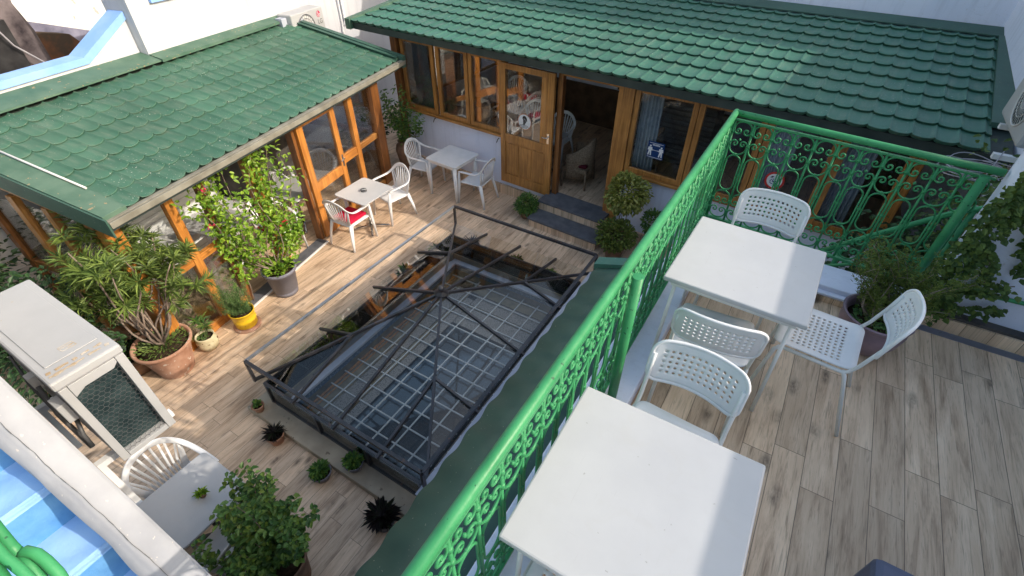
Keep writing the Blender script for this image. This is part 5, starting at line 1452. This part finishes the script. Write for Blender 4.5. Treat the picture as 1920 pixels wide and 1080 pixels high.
# ================================================================== POTTED PLANTS
def pot_mesh(r0, r1, h, rim=0.02, rimh=0.05, wob=0.0):
    return [(r0, 0.0), (r0 + (r1 - r0) * 0.5, h * 0.5), (r1, h - rimh), (r1 + rim, h - rimh + 0.004), (r1 + rim, h), (r1 + rim * 0.2, h + 0.004), (r1 - 0.01, h - 0.02), (r1 - 0.015, h - 0.05)]
def pot(root, r0, r1, h, mat, rim=0.02, rimh=0.05, soil=True, n=32):
    mb = MB(); mb.lathe(pot_mesh(r0, r1, h, rim, rimh), n); mb.build('pot', mat, root)
    if soil:
        mb = MB(); mb.lathe([(r1 - 0.012, h - 0.045), (r1 * 0.5, h - 0.03), (0.0, h - 0.028)], 18); mb.build('soil', 'soil', root)
def stems(mb, base, tips, r, wob=0.05, n=8, r1=0.35):
    paths = []
    for tp_ in tips:
        b = Vector(base) + Vector((rnd(-0.03, 0.03), rnd(-0.03, 0.03), 0)); e = Vector(tp_); pts = []
        w1 = Vector((rnd(-wob, wob), rnd(-wob, wob), 0)); w2 = Vector((rnd(-wob, wob), rnd(-wob, wob), 0))
        for i in range(n + 1):
            f = i / n; pts.append(b.lerp(e, f) + w1 * math.sin(PI * f) + w2 * math.sin(2 * PI * f))
        mb.tube(pts, [r * (1 - (1 - r1) * i / n) for i in range(n + 1)], 6); paths.append(pts)
    return paths
def whorl(mb, c, ax, n, L, w, broad=False, spread=0.9):
    ax = ax.normalized()
    for k in range(n):
        a = rnd(0, 2 * PI); o_ = ax.orthogonal().normalized(); q = Matrix.Rotation(a, 3, ax) @ o_
        d = ax * rnd(0.25, 1.0) + q * spread * rnd(0.6, 1.1) + Vector((0, 0, -0.15))
        s = rnd(0.7, 1.15)
        mb.leaf(c - ax * rnd(0, L * 0.5), d, ax, L * s, w * s, 0.15, broad)

# oleander
random.seed(31)
ol = thing('potted_oleander', 'tall oleander with long narrow leaves in a big ribbed terracotta pot', 'potted plant', (-5.52, 1.20, 0))
mb = MB(); prof = [(0.185, 0.0)]
for i in range(1, 26):
    f = i / 26; prof.append((0.185 + 0.095 * f + 0.004 * math.sin(i * PI), 0.40 * f)); prof.append((0.185 + 0.095 * (f + 0.018) - 0.007, 0.40 * (f + 0.018)))
prof += [(0.30, 0.41), (0.315, 0.42), (0.32, 0.455), (0.305, 0.465), (0.285, 0.45), (0.275, 0.40)]
mb.lathe(prof, 40); mb.build('pot', 'terra', ol)
mb = MB(); mb.lathe([(0.275, 0.415), (0.12, 0.43), (0.0, 0.43)], 18); mb.build('soil', 'soil', ol)
mb = MB()
tips = []
for k in range(19):
    a = 2 * PI * k / 19 + rnd(-0.25, 0.25); rr = rnd(0.12, 0.60)
    tips.append((rr * math.cos(a) - 0.14, rr * math.sin(a) + 0.16, rnd(1.35, 2.0)))
P_ = stems(mb, (0, 0, 0.42), tips, 0.014, 0.10, 10, 0.4); mb.build('stem', 'bark', ol)
mb = MB()
cents = []
for pts in P_:
    e = pts[-1]; ax = (pts[-1] - pts[-3]).normalized()
    for q in range(8):
        t_ = e + Vector((rnd(-0.2, 0.2), rnd(-0.2, 0.2), rnd(-0.5, 0.12)))
        cents.append((t_, (ax + (t_ - e) * 3)))
for c_, ax in cents: whorl(mb, c_, ax + Vector((0, 0, 0.4)), 26, 0.15, 0.021)
for k in range(420):
    a = rnd(0, 2 * PI); rr = rnd(0, 0.27)
    mb.leaf(Vector((rr * math.cos(a), rr * math.sin(a), 0.43)), Vector((math.cos(a) * 0.7, math.sin(a) * 0.7, rnd(0.1, 0.9))), Vector((0, 0, 1)), rnd(0.025, 0.06), 0.022, 0.1, True)
mb.build('foliage', 'l_oleander', ol)
for c_ in (Vector((-0.42, -0.28, 1.42)),):
    mb = MB()
    for k in range(9): mb.leaf(c_ + Vector((rnd(-.02, .02), rnd(-.02, .02), 0)), Vector((rnd(-1, 1), rnd(-1, 1), rnd(-0.2, 1))), Vector((0, 0, 1)), 0.035, 0.028)
    mb.build('flower', 'flower', ol)

# vine in the grey pot
random.seed(32)
vi = thing('potted_climber', 'bright leafy climber with thin grey stems in a grey violet pot', 'potted plant', (-5.56, 2.86, 0))
mb = MB(); mb.lathe([(0.155, 0.0), (0.165, 0.06), (0.158, 0.07), (0.17, 0.08), (0.205, 0.38), (0.225, 0.385), (0.235, 0.40), (0.235, 0.43), (0.22, 0.44), (0.205, 0.42), (0.20, 0.38)], 40); mb.build('pot', 'pot_grey', vi)
mb = MB(); mb.lathe([(0.20, 0.385), (0.1, 0.40), (0, 0.40)], 18); mb.build('soil', 'soil', vi)
mb = MB()
tips = [(-0.18, 0.55, 2.02), (-0.12, 0.25, 1.95), (-0.15, -0.15, 1.9), (-0.15, -0.48, 1.85), (-0.12, -0.7, 1.75), (0.0, 0.45, 1.0), (0.02, 0.35, 0.85), (-0.1, -0.05, 1.45), (-0.15, 0.65, 1.75), (-0.1, -0.3, 1.25), (0.05, 0.5, 1.2)]
P_ = stems(mb, (0, 0, 0.40), tips, 0.009, 0.10, 12, 0.35); mb.build('stem', 'bark', vi)
mb = MB()
for pts in P_:
    for i in range(3, len(pts)):
        for k in range(12 if i > 4 else 6):
            c_ = pts[i] + Vector((rnd(-0.10, 0.10), rnd(-0.13, 0.13), rnd(-0.10, 0.10)))
            mb.leaf(c_, Vector((rnd(-0.6, 1), rnd(-1, 1), rnd(-0.7, 0.5))), Vector((rnd(-.3, .6), rnd(-.3, .3), 1)), rnd(0.045, 0.085), rnd(0.03, 0.055))
for k in range(260):
    a = rnd(0, 2 * PI); rr = rnd(0, 0.2); mb.leaf(Vector((rr * math.cos(a), rr * math.sin(a), 0.41 + rnd(0, 0.08))), Vector((math.cos(a), math.sin(a), rnd(0.0, 0.9))), Vector((0, 0, 1)), 0.065, 0.045)
mb.build('foliage', 'l_bright', vi)
for c_ in (Vector((-0.1, -0.42, 1.80)), Vector((-0.05, -0.55, 1.40))):
    mb = MB()
    for k in range(12): mb.leaf(c_ + Vector((rnd(-.03, .03), rnd(-.03, .03), rnd(-.02, .02))), Vector((rnd(-1, 1), rnd(-1, 1), rnd(-0.2, 1))), Vector((0, 0, 1)), 0.032, 0.024)
    mb.build('flower', 'flower', vi)

# creeper on the thick post of the lean-to
random.seed(33)
cr_ = thing('post_creeper', 'bright creeper twining round the orange post of the lean-to', 'plant', (SHX, SHY, 0), SHR)
mb = MB(); mb.tube([(1.98 + 0.06 * math.sin(i * 0.9), 0.19, 0.25 * i * 0.9) for i in range(9)], 0.008, 6); mb.tube([(1.2 + 0.05 * math.sin(i), 0.19, 0.22 * i) for i in range(9)], 0.007, 6); mb.build('stem', 'bark', cr_)
mb = MB()
for i in range(800):
    if i % 5 < 3: s_, z_ = 1.99 + rnd(-0.16, 0.16), rnd(0.3, 1.98)
    else: s_, z_ = 1.2 + rnd(-0.16, 0.16), rnd(0.4, 1.9)
    mb.leaf(Vector((s_, 0.19 + rnd(-0.10, 0.02), z_)), Vector((rnd(-1, 1), rnd(-1, 0.2), rnd(-0.8, 0.4))), Vector((0, -0.6, 1)), rnd(0.045, 0.085), rnd(0.03, 0.05))
mb.build('foliage', 'l_bright', cr_)

# rosemary in the yellow tin
random.seed(34)
ro = thing('potted_rosemary', 'dense fine-leaved rosemary in a bright yellow pot', 'potted plant', (-5.44, 2.12, 0))
mb = MB(); mb.lathe([(0.17, 0.0), (0.175, 0.02), (0.16, 0.022), (0.0, 0.02)], 28); mb.build('saucer', 'terra', ro)
mb = MB(); mb.lathe([(0.12, 0.024), (0.135, 0.04), (0.14, 0.12), (0.146, 0.13), (0.142, 0.14), (0.152, 0.26), (0.16, 0.265), (0.155, 0.275), (0.145, 0.26), (0.14, 0.22)], 32); mb.build('pot', 'pot_yellow', ro)
mb = MB(); mb.lathe([(0.142, 0.23), (0, 0.245)], 16); mb.build('soil', 'soil', ro)
mb = MB(); tips = []
for k in range(46):
    a = 2 * PI * k / 46; rr = rnd(0.05, 0.26); tips.append((rr * math.cos(a) - 0.05, rr * math.sin(a) - 0.04, rnd(0.42, 0.85) - rr * 0.5))
P_ = stems(mb, (0, 0, 0.22), tips, 0.003, 0.05, 8, 0.5); mb.build('stem', 'stem_green', ro)
mb = MB()
for pts in P_:
    for i in range(2, 9):
        for k in range(22):
            c_ = pts[i] + Vector((rnd(-0.02, 0.02), rnd(-0.02, 0.02), rnd(-0.03, 0.03)))
            mb.leaf(c_, Vector((rnd(-1, 1), rnd(-1, 1), rnd(0, 1.3))), Vector((0, 0, 1)), rnd(0.02, 0.034), 0.0045, 0.1, False)
mb.build('foliage', 'l_rosemary', ro)

# cream pot with spiky plant, dark terracotta pot
random.seed(35)
cp_ = thing('potted_succulent', 'thin leafed plant in a small chipped cream pot beside the big terracotta pot', 'potted plant', (-5.50, 1.62, 0))
mb = MB(); mb.lathe([(0.085, 0), (0.12, 0.06), (0.128, 0.13), (0.11, 0.19), (0.115, 0.21), (0.10, 0.21), (0.095, 0.17)], 28); mb.build('pot', 'pot_cream', cp_)
mb = MB(); mb.lathe([(0.098, 0.18), (0, 0.185)], 14); mb.build('soil', 'soil', cp_)
mb = MB(); P_ = stems(mb, (0, 0, 0.18), [(-0.06, 0.02, 0.42), (-0.12, 0.10, 0.35), (0.02, 0.05, 0.38)], 0.006, 0.03); mb.build('stem', 'stem_green', cp_)
mb = MB()
for pts in P_: whorl(mb, pts[-1], Vector((0, 0, 1)), 26, 0.12, 0.014); whorl(mb, pts[5], Vector((0, 0, 1)), 12, 0.10, 0.012)
for k in range(120): mb.leaf(Vector((rnd(-.08, .08) - 0.02, rnd(-.08, .06) - 0.03, 0.18)), Vector((rnd(-1, 1), rnd(-1, 1), 0.6)), Vector((0, 0, 1)), 0.04, 0.008, 0.1, False)
mb.build('foliage', 'l_mid', cp_)
dp = thing('terracotta_pot', 'old shaded terracotta bowl partly hidden behind the big terracotta pot', 'pot', (-5.93, 0.98, 0))
pot(dp, 0.17, 0.26, 0.30, 'terra_old', 0.03, 0.05)
mb = MB(); random.seed(36)
leafy(mb, 260, lambda: ((rnd(-.2, .2), rnd(-.2, .2), rnd(0.27, 0.36)), (rnd(-1, 1), rnd(-1, 1), rnd(0, 1))), 0.05, 0.03); mb.build('foliage', 'l_dark', dp)

def bush(name, label, loc, c, R, n, L, w, mat, potr=None, poth=0.25, potmat='terra_old', cat='potted plant', group=None, stem=None, seed=0, broad=True, lump=0.25, shell=0.55):
    random.seed(seed)
    root = thing(name, label, cat, loc, group=group)
    if potr: pot(root, potr * 0.7, potr, poth, potmat, 0.012, 0.03)
    mb = MB()
    base = (0, 0, poth - 0.03 if potr else 0.0)
    tips = []
    for k in range(stem or 5):
        a = rnd(0, 2 * PI); tips.append((c[0] + R[0] * 0.5 * math.cos(a), c[1] + R[1] * 0.5 * math.sin(a), c[2] + R[2] * rnd(-0.2, 0.6)))
    stems(mb, base, tips, 0.008 if R[2] < 0.6 else 0.016, 0.03, 8); mb.build('stem', 'bark', root)
    lumps = [(Vector((rnd(-1, 1), rnd(-1, 1), rnd(-1, 1))).normalized(), rnd(0.6, 1.15)) for _ in range(14)]
    mb = MB()
    for i in range(n):
        d = Vector((rnd(-1, 1), rnd(-1, 1), rnd(-1, 1)))
        while d.length > 1 or d.length < 0.05: d = Vector((rnd(-1, 1), rnd(-1, 1), rnd(-1, 1)))
        d.normalize()
        s = 1.0 + lump * max((d.dot(l) ** 3 * q for l, q in lumps), default=0) - lump * 0.5
        rr = (rnd(shell, 1.0)) * s
        p = Vector((c[0] + d.x * R[0] * rr, c[1] + d.y * R[1] * rr, c[2] + d.z * R[2] * rr))
        o_ = d + Vector((rnd(-0.7, 0.7), rnd(-0.7, 0.7), rnd(-0.7, 0.4)))
        k = rnd(0.65, 1.2); mb.leaf(p, o_, Vector((rnd(-.4, .4), rnd(-.4, .4), 1)), L * k, w * k, 0.12, broad)
    mb.build('foliage', mat, root)
    return root
bush('potted_shrub', 'round clipped green shrub left of the slate steps', (-3.62, 6.42, 0), (0, 0, 0.24), (0.19, 0.19, 0.18), 1500, 0.045, 0.028, 'l_mid', 0.13, 0.14, 'terra_old', seed=41)
bush('potted_ficus', 'small yellow-leaved standard tree right of the slate steps', (-1.93, 6.32, 0), (0.04, 0.04, 1.02), (0.30, 0.26, 0.30), 2600, 0.058, 0.038, 'l_yellow', 0.17, 0.30, 'terra_old', seed=42, lump=0.4)
bush('potted_shrub', 'rounded dark olive shrub at the foot of the yellow standard tree', (-1.86, 6.10, 0), (0, 0, 0.42), (0.30, 0.27, 0.22), 2300, 0.045, 0.028, 'l_olive', 0.16, 0.26, 'terra_old', seed=43, lump=0.3)
bush('potted_plant', 'small dark plant against the white wall right of the yellow standard tree', (-1.45, 6.52, 0), (0, 0, 0.55), (0.18, 0.12, 0.22), 520, 0.055, 0.036, 'l_mid', 0.11, 0.25, 'pot_grey', seed=44)
random.seed(45)
bb = thing('potted_bush', 'large dark leafy bush at the bottom centre in front of the shaded table', 'potted plant', (-2.42, 0.36, 0))
pot(bb, 0.15, 0.20, 0.40, 'terra_old', 0.012, 0.03)
mb = MB(); tips = []
for k in range(34):
    a = rnd(0, 2 * PI); rr = rnd(0.0, 1.0) ** 0.7 * 0.40
    tips.append((rr * math.cos(a) * 1.05, rr * math.sin(a) * 0.85 - 0.03, 1.27 - rr * 0.9 + rnd(-0.18, 0.12)))
tips += [(-0.42, 0.12, 1.08), (0.05, 0.22, 1.42), (-0.22, 0.20, 1.28), (0.40, 0.05, 0.95), (0.28, 0.28, 1.0)]
P_ = stems(mb, (0, 0, 0.38), tips, 0.008, 0.06, 12, 0.3); mb.build('stem', 'bark', bb)
mb = MB()
for pts in P_:
    for i in range(4, 13):
        for k in range(15):
            p = pts[i] + Vector((rnd(-0.05, 0.05), rnd(-0.05, 0.05), rnd(-0.05, 0.04)))
            mb.leaf(p, Vector((rnd(-1, 1), rnd(-1, 1), rnd(-0.5, 0.6))), Vector((0, 0, 1)), rnd(0.03, 0.062), rnd(0.025, 0.042))
mb.build('foliage', 'l_mid', bb)
bush('potted_shrub', 'dim shrub with glossy leaves between the big air conditioner and the lean-to', (-5.95, 0.30, 0), (0, 0.2, 0.85), (0.42, 0.48, 0.65), 3000, 0.07, 0.042, 'l_dark', 0.2, 0.3, 'terra_old', seed=46, lump=0.8, shell=0.3)
bush('potted_shrub', 'yellow-green shrub glimpsed under the near end of the lean-to', (-5.75, 0.62, 0), (0, 0, 0.42), (0.28, 0.25, 0.30), 1100, 0.05, 0.032, 'l_mid', 0.14, 0.2, 'terra_old', seed=47, lump=0.8, shell=0.3)
q = sh(-0.9, 2.2); bush('garden_shrub', 'dark garden shrub behind the glass of the lean-to at the left edge', (q.x, q.y, 0), (0, 0, 1.0), (0.8, 0.9, 0.9), 4200, 0.085, 0.055, 'l_dark', seed=48, lump=0.9, shell=0.3, cat='shrub')
q = sh(-0.35, 3.3); bush('garden_shrub', 'second dark garden shrub farther back behind the lean-to end', (q.x, q.y, 0), (0, 0, 1.0), (0.6, 0.6, 0.9), 2600, 0.085, 0.055, 'l_mid', seed=49, lump=0.9, shell=0.3, cat='shrub')
# tall jar with climber by the far corner
random.seed(50)
jr = thing('potted_creeper', 'tall clay jar with a straggling creeper beside the cafe corner', 'potted plant', (-6.58, 6.72, 0))
mb = MB(); mb.lathe([(0.11, 0), (0.16, 0.2), (0.20, 0.42), (0.18, 0.52), (0.12, 0.57), (0.145, 0.61), (0.12, 0.61), (0.10, 0.56)], 28); mb.build('pot', 'terra_old', jr)
mb = MB(); P_ = stems(mb, (0, 0, 0.55), [(-0.25, -0.1, 1.5), (0.05, 0.0, 1.6), (0.2, 0.0, 1.35), (0.55, -0.15, 1.25), (-0.4, 0.1, 1.2), (0.1, -0.15, 1.0)], 0.008, 0.08, 10); mb.build('stem', 'bark', jr)
mb = MB()
for pts in P_:
    for i in range(3, 11):
        for k in range(16): mb.leaf(pts[i] + Vector((rnd(-.09, .09), rnd(-.09, .09), rnd(-.09, .09))), Vector((rnd(-1, 1), rnd(-1, 1), rnd(-.7, .5))), Vector((0, 0, 1)), rnd(0.05, 0.09), rnd(0.03, 0.055))
mb.build('foliage', 'l_mid', jr)
bush('potted_plant', 'broad-leaved plant behind the far glass of the lean-to', (-7.55, 6.6, 0), (0, 0, 0.6), (0.35, 0.4, 0.3), 900, 0.09, 0.055, 'l_dark', 0.18, 0.35, 'terra_old', seed=51, lump=0.8, shell=0.3)
bush('potted_plant', 'pale flowering pot near the wall behind the cafe corner post', (-7.6, 7.9, 0), (0, 0, 0.5), (0.3, 0.35, 0.22), 500, 0.07, 0.045, 'l_mid', 0.18, 0.3, 'plastic', seed=52, lump=0.8, shell=0.3)

# small plants round the skylight
def rosette(name, label, loc, r, h, mat, n, L, w, potmat='pot_grey', pr=0.09, seed=0, spiky=True):
    random.seed(seed)
    root = thing(name, label, 'potted plant', loc)
    pot(root, pr * 0.75, pr, h, potmat, 0.008, 0.02, True, 20)
    mb = MB()
    for i in range(n):
        a = rnd(0, 2 * PI); el = rnd(0.1, 1.2); q = rnd(0, r)
        mb.leaf(Vector((q * math.cos(a), q * math.sin(a), h - 0.01 + rnd(0, 0.05))), Vector((math.cos(a) * math.cos(el), math.sin(a) * math.cos(el), math.sin(el))), Vector((0, 0, 1)), L * rnd(0.6, 1.1), w, 0.25, not spiky)
    mb.build('foliage', mat, root); return root
rosette('potted_succulent', 'tiny green plant in a clay pot at the left near corner of the skylight', (-4.06, 1.30, 0.092), 0.02, 0.09, 'l_mid', 60, 0.05, 0.028, 'terra', 0.06, 61, False)
rosette('potted_succulent', 'dark maroon spiky plant in a clay pot on the skylight kerb', (-3.64, 1.17, 0.0), 0.03, 0.12, 'l_maroon', 110, 0.12, 0.02, 'terra', 0.085, 62)
rosette('potted_succulent', 'bright green rosette in a grey pot on the floor before the skylight', (-2.92, 1.14, 0.0), 0.07, 0.10, 'l_mid', 170, 0.07, 0.03, 'pot_grey', 0.10, 63, False)
rosette('potted_succulent', 'bushy green succulent in a grey pot against the skylight base', (-2.66, 1.36, 0.092), 0.07, 0.10, 'l_mid', 260, 0.055, 0.028, 'pot_grey', 0.09, 64, False)
rosette('potted_plant', 'almost black spiky plant at the right near corner of the skylight', (-2.06, 1.12, 0.0), 0.07, 0.14, 'l_maroon', 260, 0.13, 0.032, 'darkgrey', 0.11, 65, False)
rosette('potted_aloe', 'reddish aloe in a teal pot under the glass at the far left of the skylight', (-3.74, 4.95, 0.092), 0.03, 0.14, 'l_maroon', 70, 0.16, 0.022, 'tealtile', 0.09, 66)
rosette('potted_cactus', 'grey green cactus with long thin spines under the far glass', (-3.36, 4.93, 0.092), 0.03, 0.10, 'l_rosemary', 120, 0.10, 0.012, 'terra', 0.085, 67)
rosette('potted_succulent', 'leafy succulent in a violet pot under the far glass', (-2.94, 4.94, 0.092), 0.05, 0.13, 'l_mid', 200, 0.09, 0.035, 'pot_purple', 0.08, 68, False)
rosette('potted_succulent', 'plump light green ball plant under the far glass', (-2.38, 4.93, 0.092), 0.08, 0.10, 'l_bright', 380, 0.07, 0.03, 'terra', 0.09, 69, False)
rosette('potted_succulent', 'low spreading plant under the glass at the far right corner', (-2.02, 4.90, 0.092), 0.06, 0.08, 'l_mid', 200, 0.08, 0.03, 'terra', 0.08, 70, False)
rosette('potted_plant', 'tall thin plant under the glass along the left side of the skylight', (-4.13, 3.85, 0.092), 0.03, 0.16, 'l_mid', 90, 0.14, 0.03, 'terra', 0.07, 71, False)
rosette('potted_plant', 'yellowish fern under the glass near the lower left of the skylight', (-4.13, 2.45, 0.092), 0.04, 0.05, 'l_yellow', 120, 0.11, 0.02, 'terra', 0.06, 72)
rosette('potted_plant', 'small green plant in a bowl by the middle post of the skylight', (-4.13, 3.0, 0.092), 0.03, 0.08, 'l_mid', 100, 0.06, 0.025, 'darkgrey', 0.07, 73, False)
rosette('potted_plant', 'broad green leaves beside the skylight at its upper left', (-4.13, 4.55, 0.092), 0.03, 0.10, 'l_mid', 60, 0.13, 0.06, 'terra', 0.08, 74, False)
# mauve pot with wispy rosemary on the terrace
random.seed(80)
mp = thing('potted_rosemary', 'wispy brown-green rosemary in a mauve glazed pot at the terrace corner', 'potted plant', (0.80, 3.06, UZ))
mb = MB(); mb.lathe([(0.10, 0.0), (0.13, 0.02), (0.175, 0.11), (0.19, 0.19), (0.18, 0.235), (0.19, 0.25), (0.20, 0.265), (0.185, 0.27), (0.165, 0.24), (0.16, 0.20)], 36); mb.build('pot', 'pot_purple', mp)
mb = MB(); mb.lathe([(0.165, 0.205), (0.08, 0.22), (0.0, 0.22)], 16); mb.build('soil', 'soil', mp)
mb = MB(); tips = []
for k in range(40):
    a = rnd(0, 2 * PI); rr = rnd(0.05, 0.32); tips.append((rr * math.cos(a) + 0.02, rr * math.sin(a) * 0.7 + 0.12, rnd(0.34, 0.66)))
P_ = stems(mb, (0, 0.03, 0.2), tips, 0.004, 0.07, 8, 0.4); mb.build('stem', 'bark', mp)
mb = MB()
for pts in P_:
    for i in range(3, 9):
        for k in range(34):
            mb.leaf(pts[i] + Vector((rnd(-0.025, 0.025), rnd(-0.025, 0.025), rnd(-0.04, 0.04))), Vector((rnd(-1, 1), rnd(-1, 1), rnd(0, 1.2))), Vector((0, 0, 1)), rnd(0.02, 0.038), 0.0055, 0.1, False)
mb.build('foliage', 'l_olive', mp)
mb = MB()
for i in range(160): mb.leaf(Vector((rnd(-.13, .13), rnd(-.13, .1), 0.22)), Vector((rnd(-1, 1), rnd(-1, 1), 0.5)), Vector((0, 0, 1)), 0.035, 0.018)
mb.build('groundcover', 'l_mid', mp)

# ivy hanging at the wall end and filling the stairwell
random.seed(81)
iv = thing('ivy', 'ivy hanging down the end of the lavender-shaded wall beside the terrace corner', 'ivy')
mb = MB()
runs = [[(1.22, 3.52, 3.6), (1.15, 3.51, 3.2), (1.11, 3.5, 2.9), (1.09, 3.51, 2.6), (1.17, 3.50, 2.44)],
        [(1.15, 3.52, 3.3), (1.3, 3.53, 3.12), (1.42, 3.54, 2.98), (1.56, 3.55, 3.05), (1.72, 3.55, 3.2)],
        [(1.12, 3.5, 2.95), (1.25, 3.53, 2.85), (1.30, 3.54, 2.7), (1.27, 3.54, 2.6)],
        [(1.1, 3.5, 2.55), (1.25, 3.5, 2.66), (1.42, 3.5, 2.75)],
        [(1.35, 3.54, 3.05), (1.38, 3.54, 2.9), (1.42, 3.54, 2.82)],
        [(1.15, 3.5, 2.5), (1.3, 3.52, 2.5), (1.45, 3.52, 2.56)]]
for r_ in runs: mb.tube(r_, 0.004, 5)
mb.build('stem', 'bark', iv)
mb = MB()
for ri, r_ in enumerate(runs):
    for a, b in zip(r_[:-1], r_[1:]):
        a = Vector(a); b = Vector(b)
        for k in range(int((b - a).length * (850 if ri == 0 else 300))):
            sp = 0.09 if ri == 0 else 0.035
            p = a.lerp(b, random.random()) + Vector((rnd(-sp, sp), rnd(-0.06, 0.02), rnd(-sp, sp)))
            mb.leaf(p, Vector((rnd(-1, 1), rnd(-1, 0), rnd(-1, 0.3))), Vector((0, -0.8, 0.6)), rnd(0.025, 0.05), rnd(0.022, 0.04))
mb.build('foliage', 'l_ivy', iv)
def ivy_mass(label, boxes, n, seed, mat='l_ivy', L=0.06):
    random.seed(seed)
    o = thing('ivy', label, 'ivy'); m_ = MB(); s_ = MB()
    for (x0, x1, y0, y1, z0, z1, k) in boxes:
        for i in range(4):
            s_.tube([(rnd(x0, x1), rnd(y0, y1), z0), (rnd(x0, x1), rnd(y0, y1), (z0 + z1) / 2), (rnd(x0, x1), rnd(y0, y1), z1)], 0.008, 5)
        cl = [(rnd(x0, x1), rnd(y0, y1), rnd(z0, z1)) for _ in range(10)]
        for i in range(int(n * k)):
            c_ = random.choice(cl); 
            p = Vector((c_[0] + random.gauss(0, 0.16), c_[1] + random.gauss(0, 0.18), c_[2] + random.gauss(0, 0.18)))
            m_.leaf(p, Vector((rnd(-1, 0.5), rnd(-1, 0.5), rnd(-0.6, 0.6))), Vector((-.3, -.3, 1)), L * rnd(0.6, 1.2), L * 0.75, 0.12)
    s_.build('stem', 'bark', o); m_.build('foliage', mat, o); return o
ivy_mass('dense ivy climbing the right wall of the stairwell behind the far railing', [(1.6, 1.8, 3.9, 4.8, 1.8, 2.9, 1.0), (1.5, 1.8, 4.6, 5.8, 1.2, 2.7, 1.0), (1.15, 1.4, 3.95, 4.3, 1.4, 2.4, 0.6)], 1500, 82)
ivy_mass('dark shrubs filling the foot of the stairwell', [(0.5, 1.4, 4.4, 5.6, 0.3, 1.3, 1.0), (0.9, 1.6, 5.2, 6.2, 0.4, 1.7, 1.0)], 2000, 83, 'l_dark', 0.075)

# ================================================================== INSIDE THE CAFE
def wicker_chair(name, label, p, rz):
    root = thing(name, label, 'armchair', p, rz, 'wicker armchairs inside the cafe')
    mb = MB()
    # curved shell back and arms
    n = 18
    for i in range(n + 1):
        a = math.radians(-20 + 220 * i / n) + PI
        x, y = 0.30 * math.cos(a + PI), 0.02 - 0.27 * abs(math.sin(a)) * (1 if True else 1)
        f = math.sin(PI * i / n)
        top = 0.62 + 0.26 * max(0, f) ** 1.5
        for z in (0.16, 0.30, 0.45, top): mb.v.append(Vector((0.29 * math.cos(math.radians(200 + 140 * i / n)) * 1.05, -0.26 * f + 0.16 * (1 - f) + 0.02, z)))
    for i in range(n):
        for k in range(3): mb.face((i * 4 + k, (i + 1) * 4 + k, (i + 1) * 4 + k + 1, i * 4 + k + 1), True)
    o = mb.build('shell', 'wicker', root); sd = o.modifiers.new('t', 'SOLIDIFY'); sd.thickness = 0.03
    mb = MB(); mb.box(-0.25, 0.25, -0.2, 0.25, 0.30, 0.38); mb.build('seat', 'wicker', root, 0.01)
    mb = MB(); mb.box(-0.22, 0.22, -0.18, 0.23, 0.382, 0.45); mb.build('cushion', 'cushion_d', root, 0.03)
    for a in (-1, 1):
        for b in (-1, 1):
            mb = MB(); mb.tube([(0.23 * a, 0.20 * b + 0.02, 0.30), (0.25 * a, 0.22 * b + 0.02, 0)], 0.018, 8); mb.build('leg', 'wicker', root)
    return root
wicker_chair('wicker_armchair', 'woven wicker armchair just inside the open cafe doorway', loc_main(-0.18, 0.62, FZ), PI / 2 + 0.1)
wicker_chair('wicker_armchair', 'woven wicker armchair with a maroon cushion deeper inside the cafe doorway', loc_main(0.62, 1.65, FZ), PI / 2 + 0.4)
wicker_chair('wicker_armchair', 'dim wicker armchair behind the window with the navy notice', loc_main(2.15, 1.0, FZ), -0.5)
bc = thing('bar_counter', 'dark slatted counter deep inside the cafe doorway', 'counter', tuple(loc_main(0, 0)), -0.065)
mb = MB(); mb.box(-0.35, 1.5, 2.35, 2.9, FZ, FZ + 1.15); mb.build('body', 'in_dark', bc)
mb = MB()
for k in range(12): mb.box(-0.36, 1.51, 2.335, 2.348, FZ + 0.05 + k * 0.09, FZ + 0.11 + k * 0.09)
mb.build('slats', 'darkgrey', bc)
mb = MB(); mb.box(-0.4, 1.55, 2.30, 2.93, FZ + 1.152, FZ + 1.19); mb.build('top', 'wainscot', bc, 0.005)
for i, (u_, lb) in enumerate(((0.25, 'left of two dark pot plants on the slatted counter'), (0.62, 'right of two dark pot plants on the slatted counter'))):
    q = loc_main(u_, 2.6, FZ + 1.19); bush('potted_plant', lb, (q.x, q.y, q.z), (0, 0, 0.25), (0.13, 0.13, 0.16), 300, 0.06, 0.03, 'l_dark', 0.07, 0.13, 'black', seed=90 + i)
def cafe_table(u_, w_, lb):
    q = loc_main(u_, w_, FZ); t_ = pedestal_table('cafe_table', lb, (q.x, q.y, q.z), -0.065, 0.36, 0.34, 'steel'); return t_
cafe_table(-2.55, 0.62, 'white cafe table just behind the middle left window')
cafe_table(-2.9, 1.75, 'white cafe table farther back behind the left windows')
cafe_table(-1.75, 0.75, 'white cafe table behind the window beside the door leaf')
cafe_table(-0.95, 0.55, 'white cafe table behind the glass of the door leaf')
for (u_, w_, r_, lb) in ((-3.15, 0.65, -PI / 2, 'white armchair inside the cafe at its left corner'), (-2.9, 2.35, PI, 'white armchair far inside behind the left windows'), (-1.0, 1.15, PI, 'white armchair behind the table seen through the door leaf'), (-2.3, 1.3, PI, 'white armchair inside between the left tables'), (-1.75, 1.35, PI, 'white armchair inside behind the window beside the door leaf')):
    q = loc_main(u_, w_, FZ); dup(ac, tuple(q), r_ - 0.065, lb)
q = loc_main(1.3, 0.35, FZ)
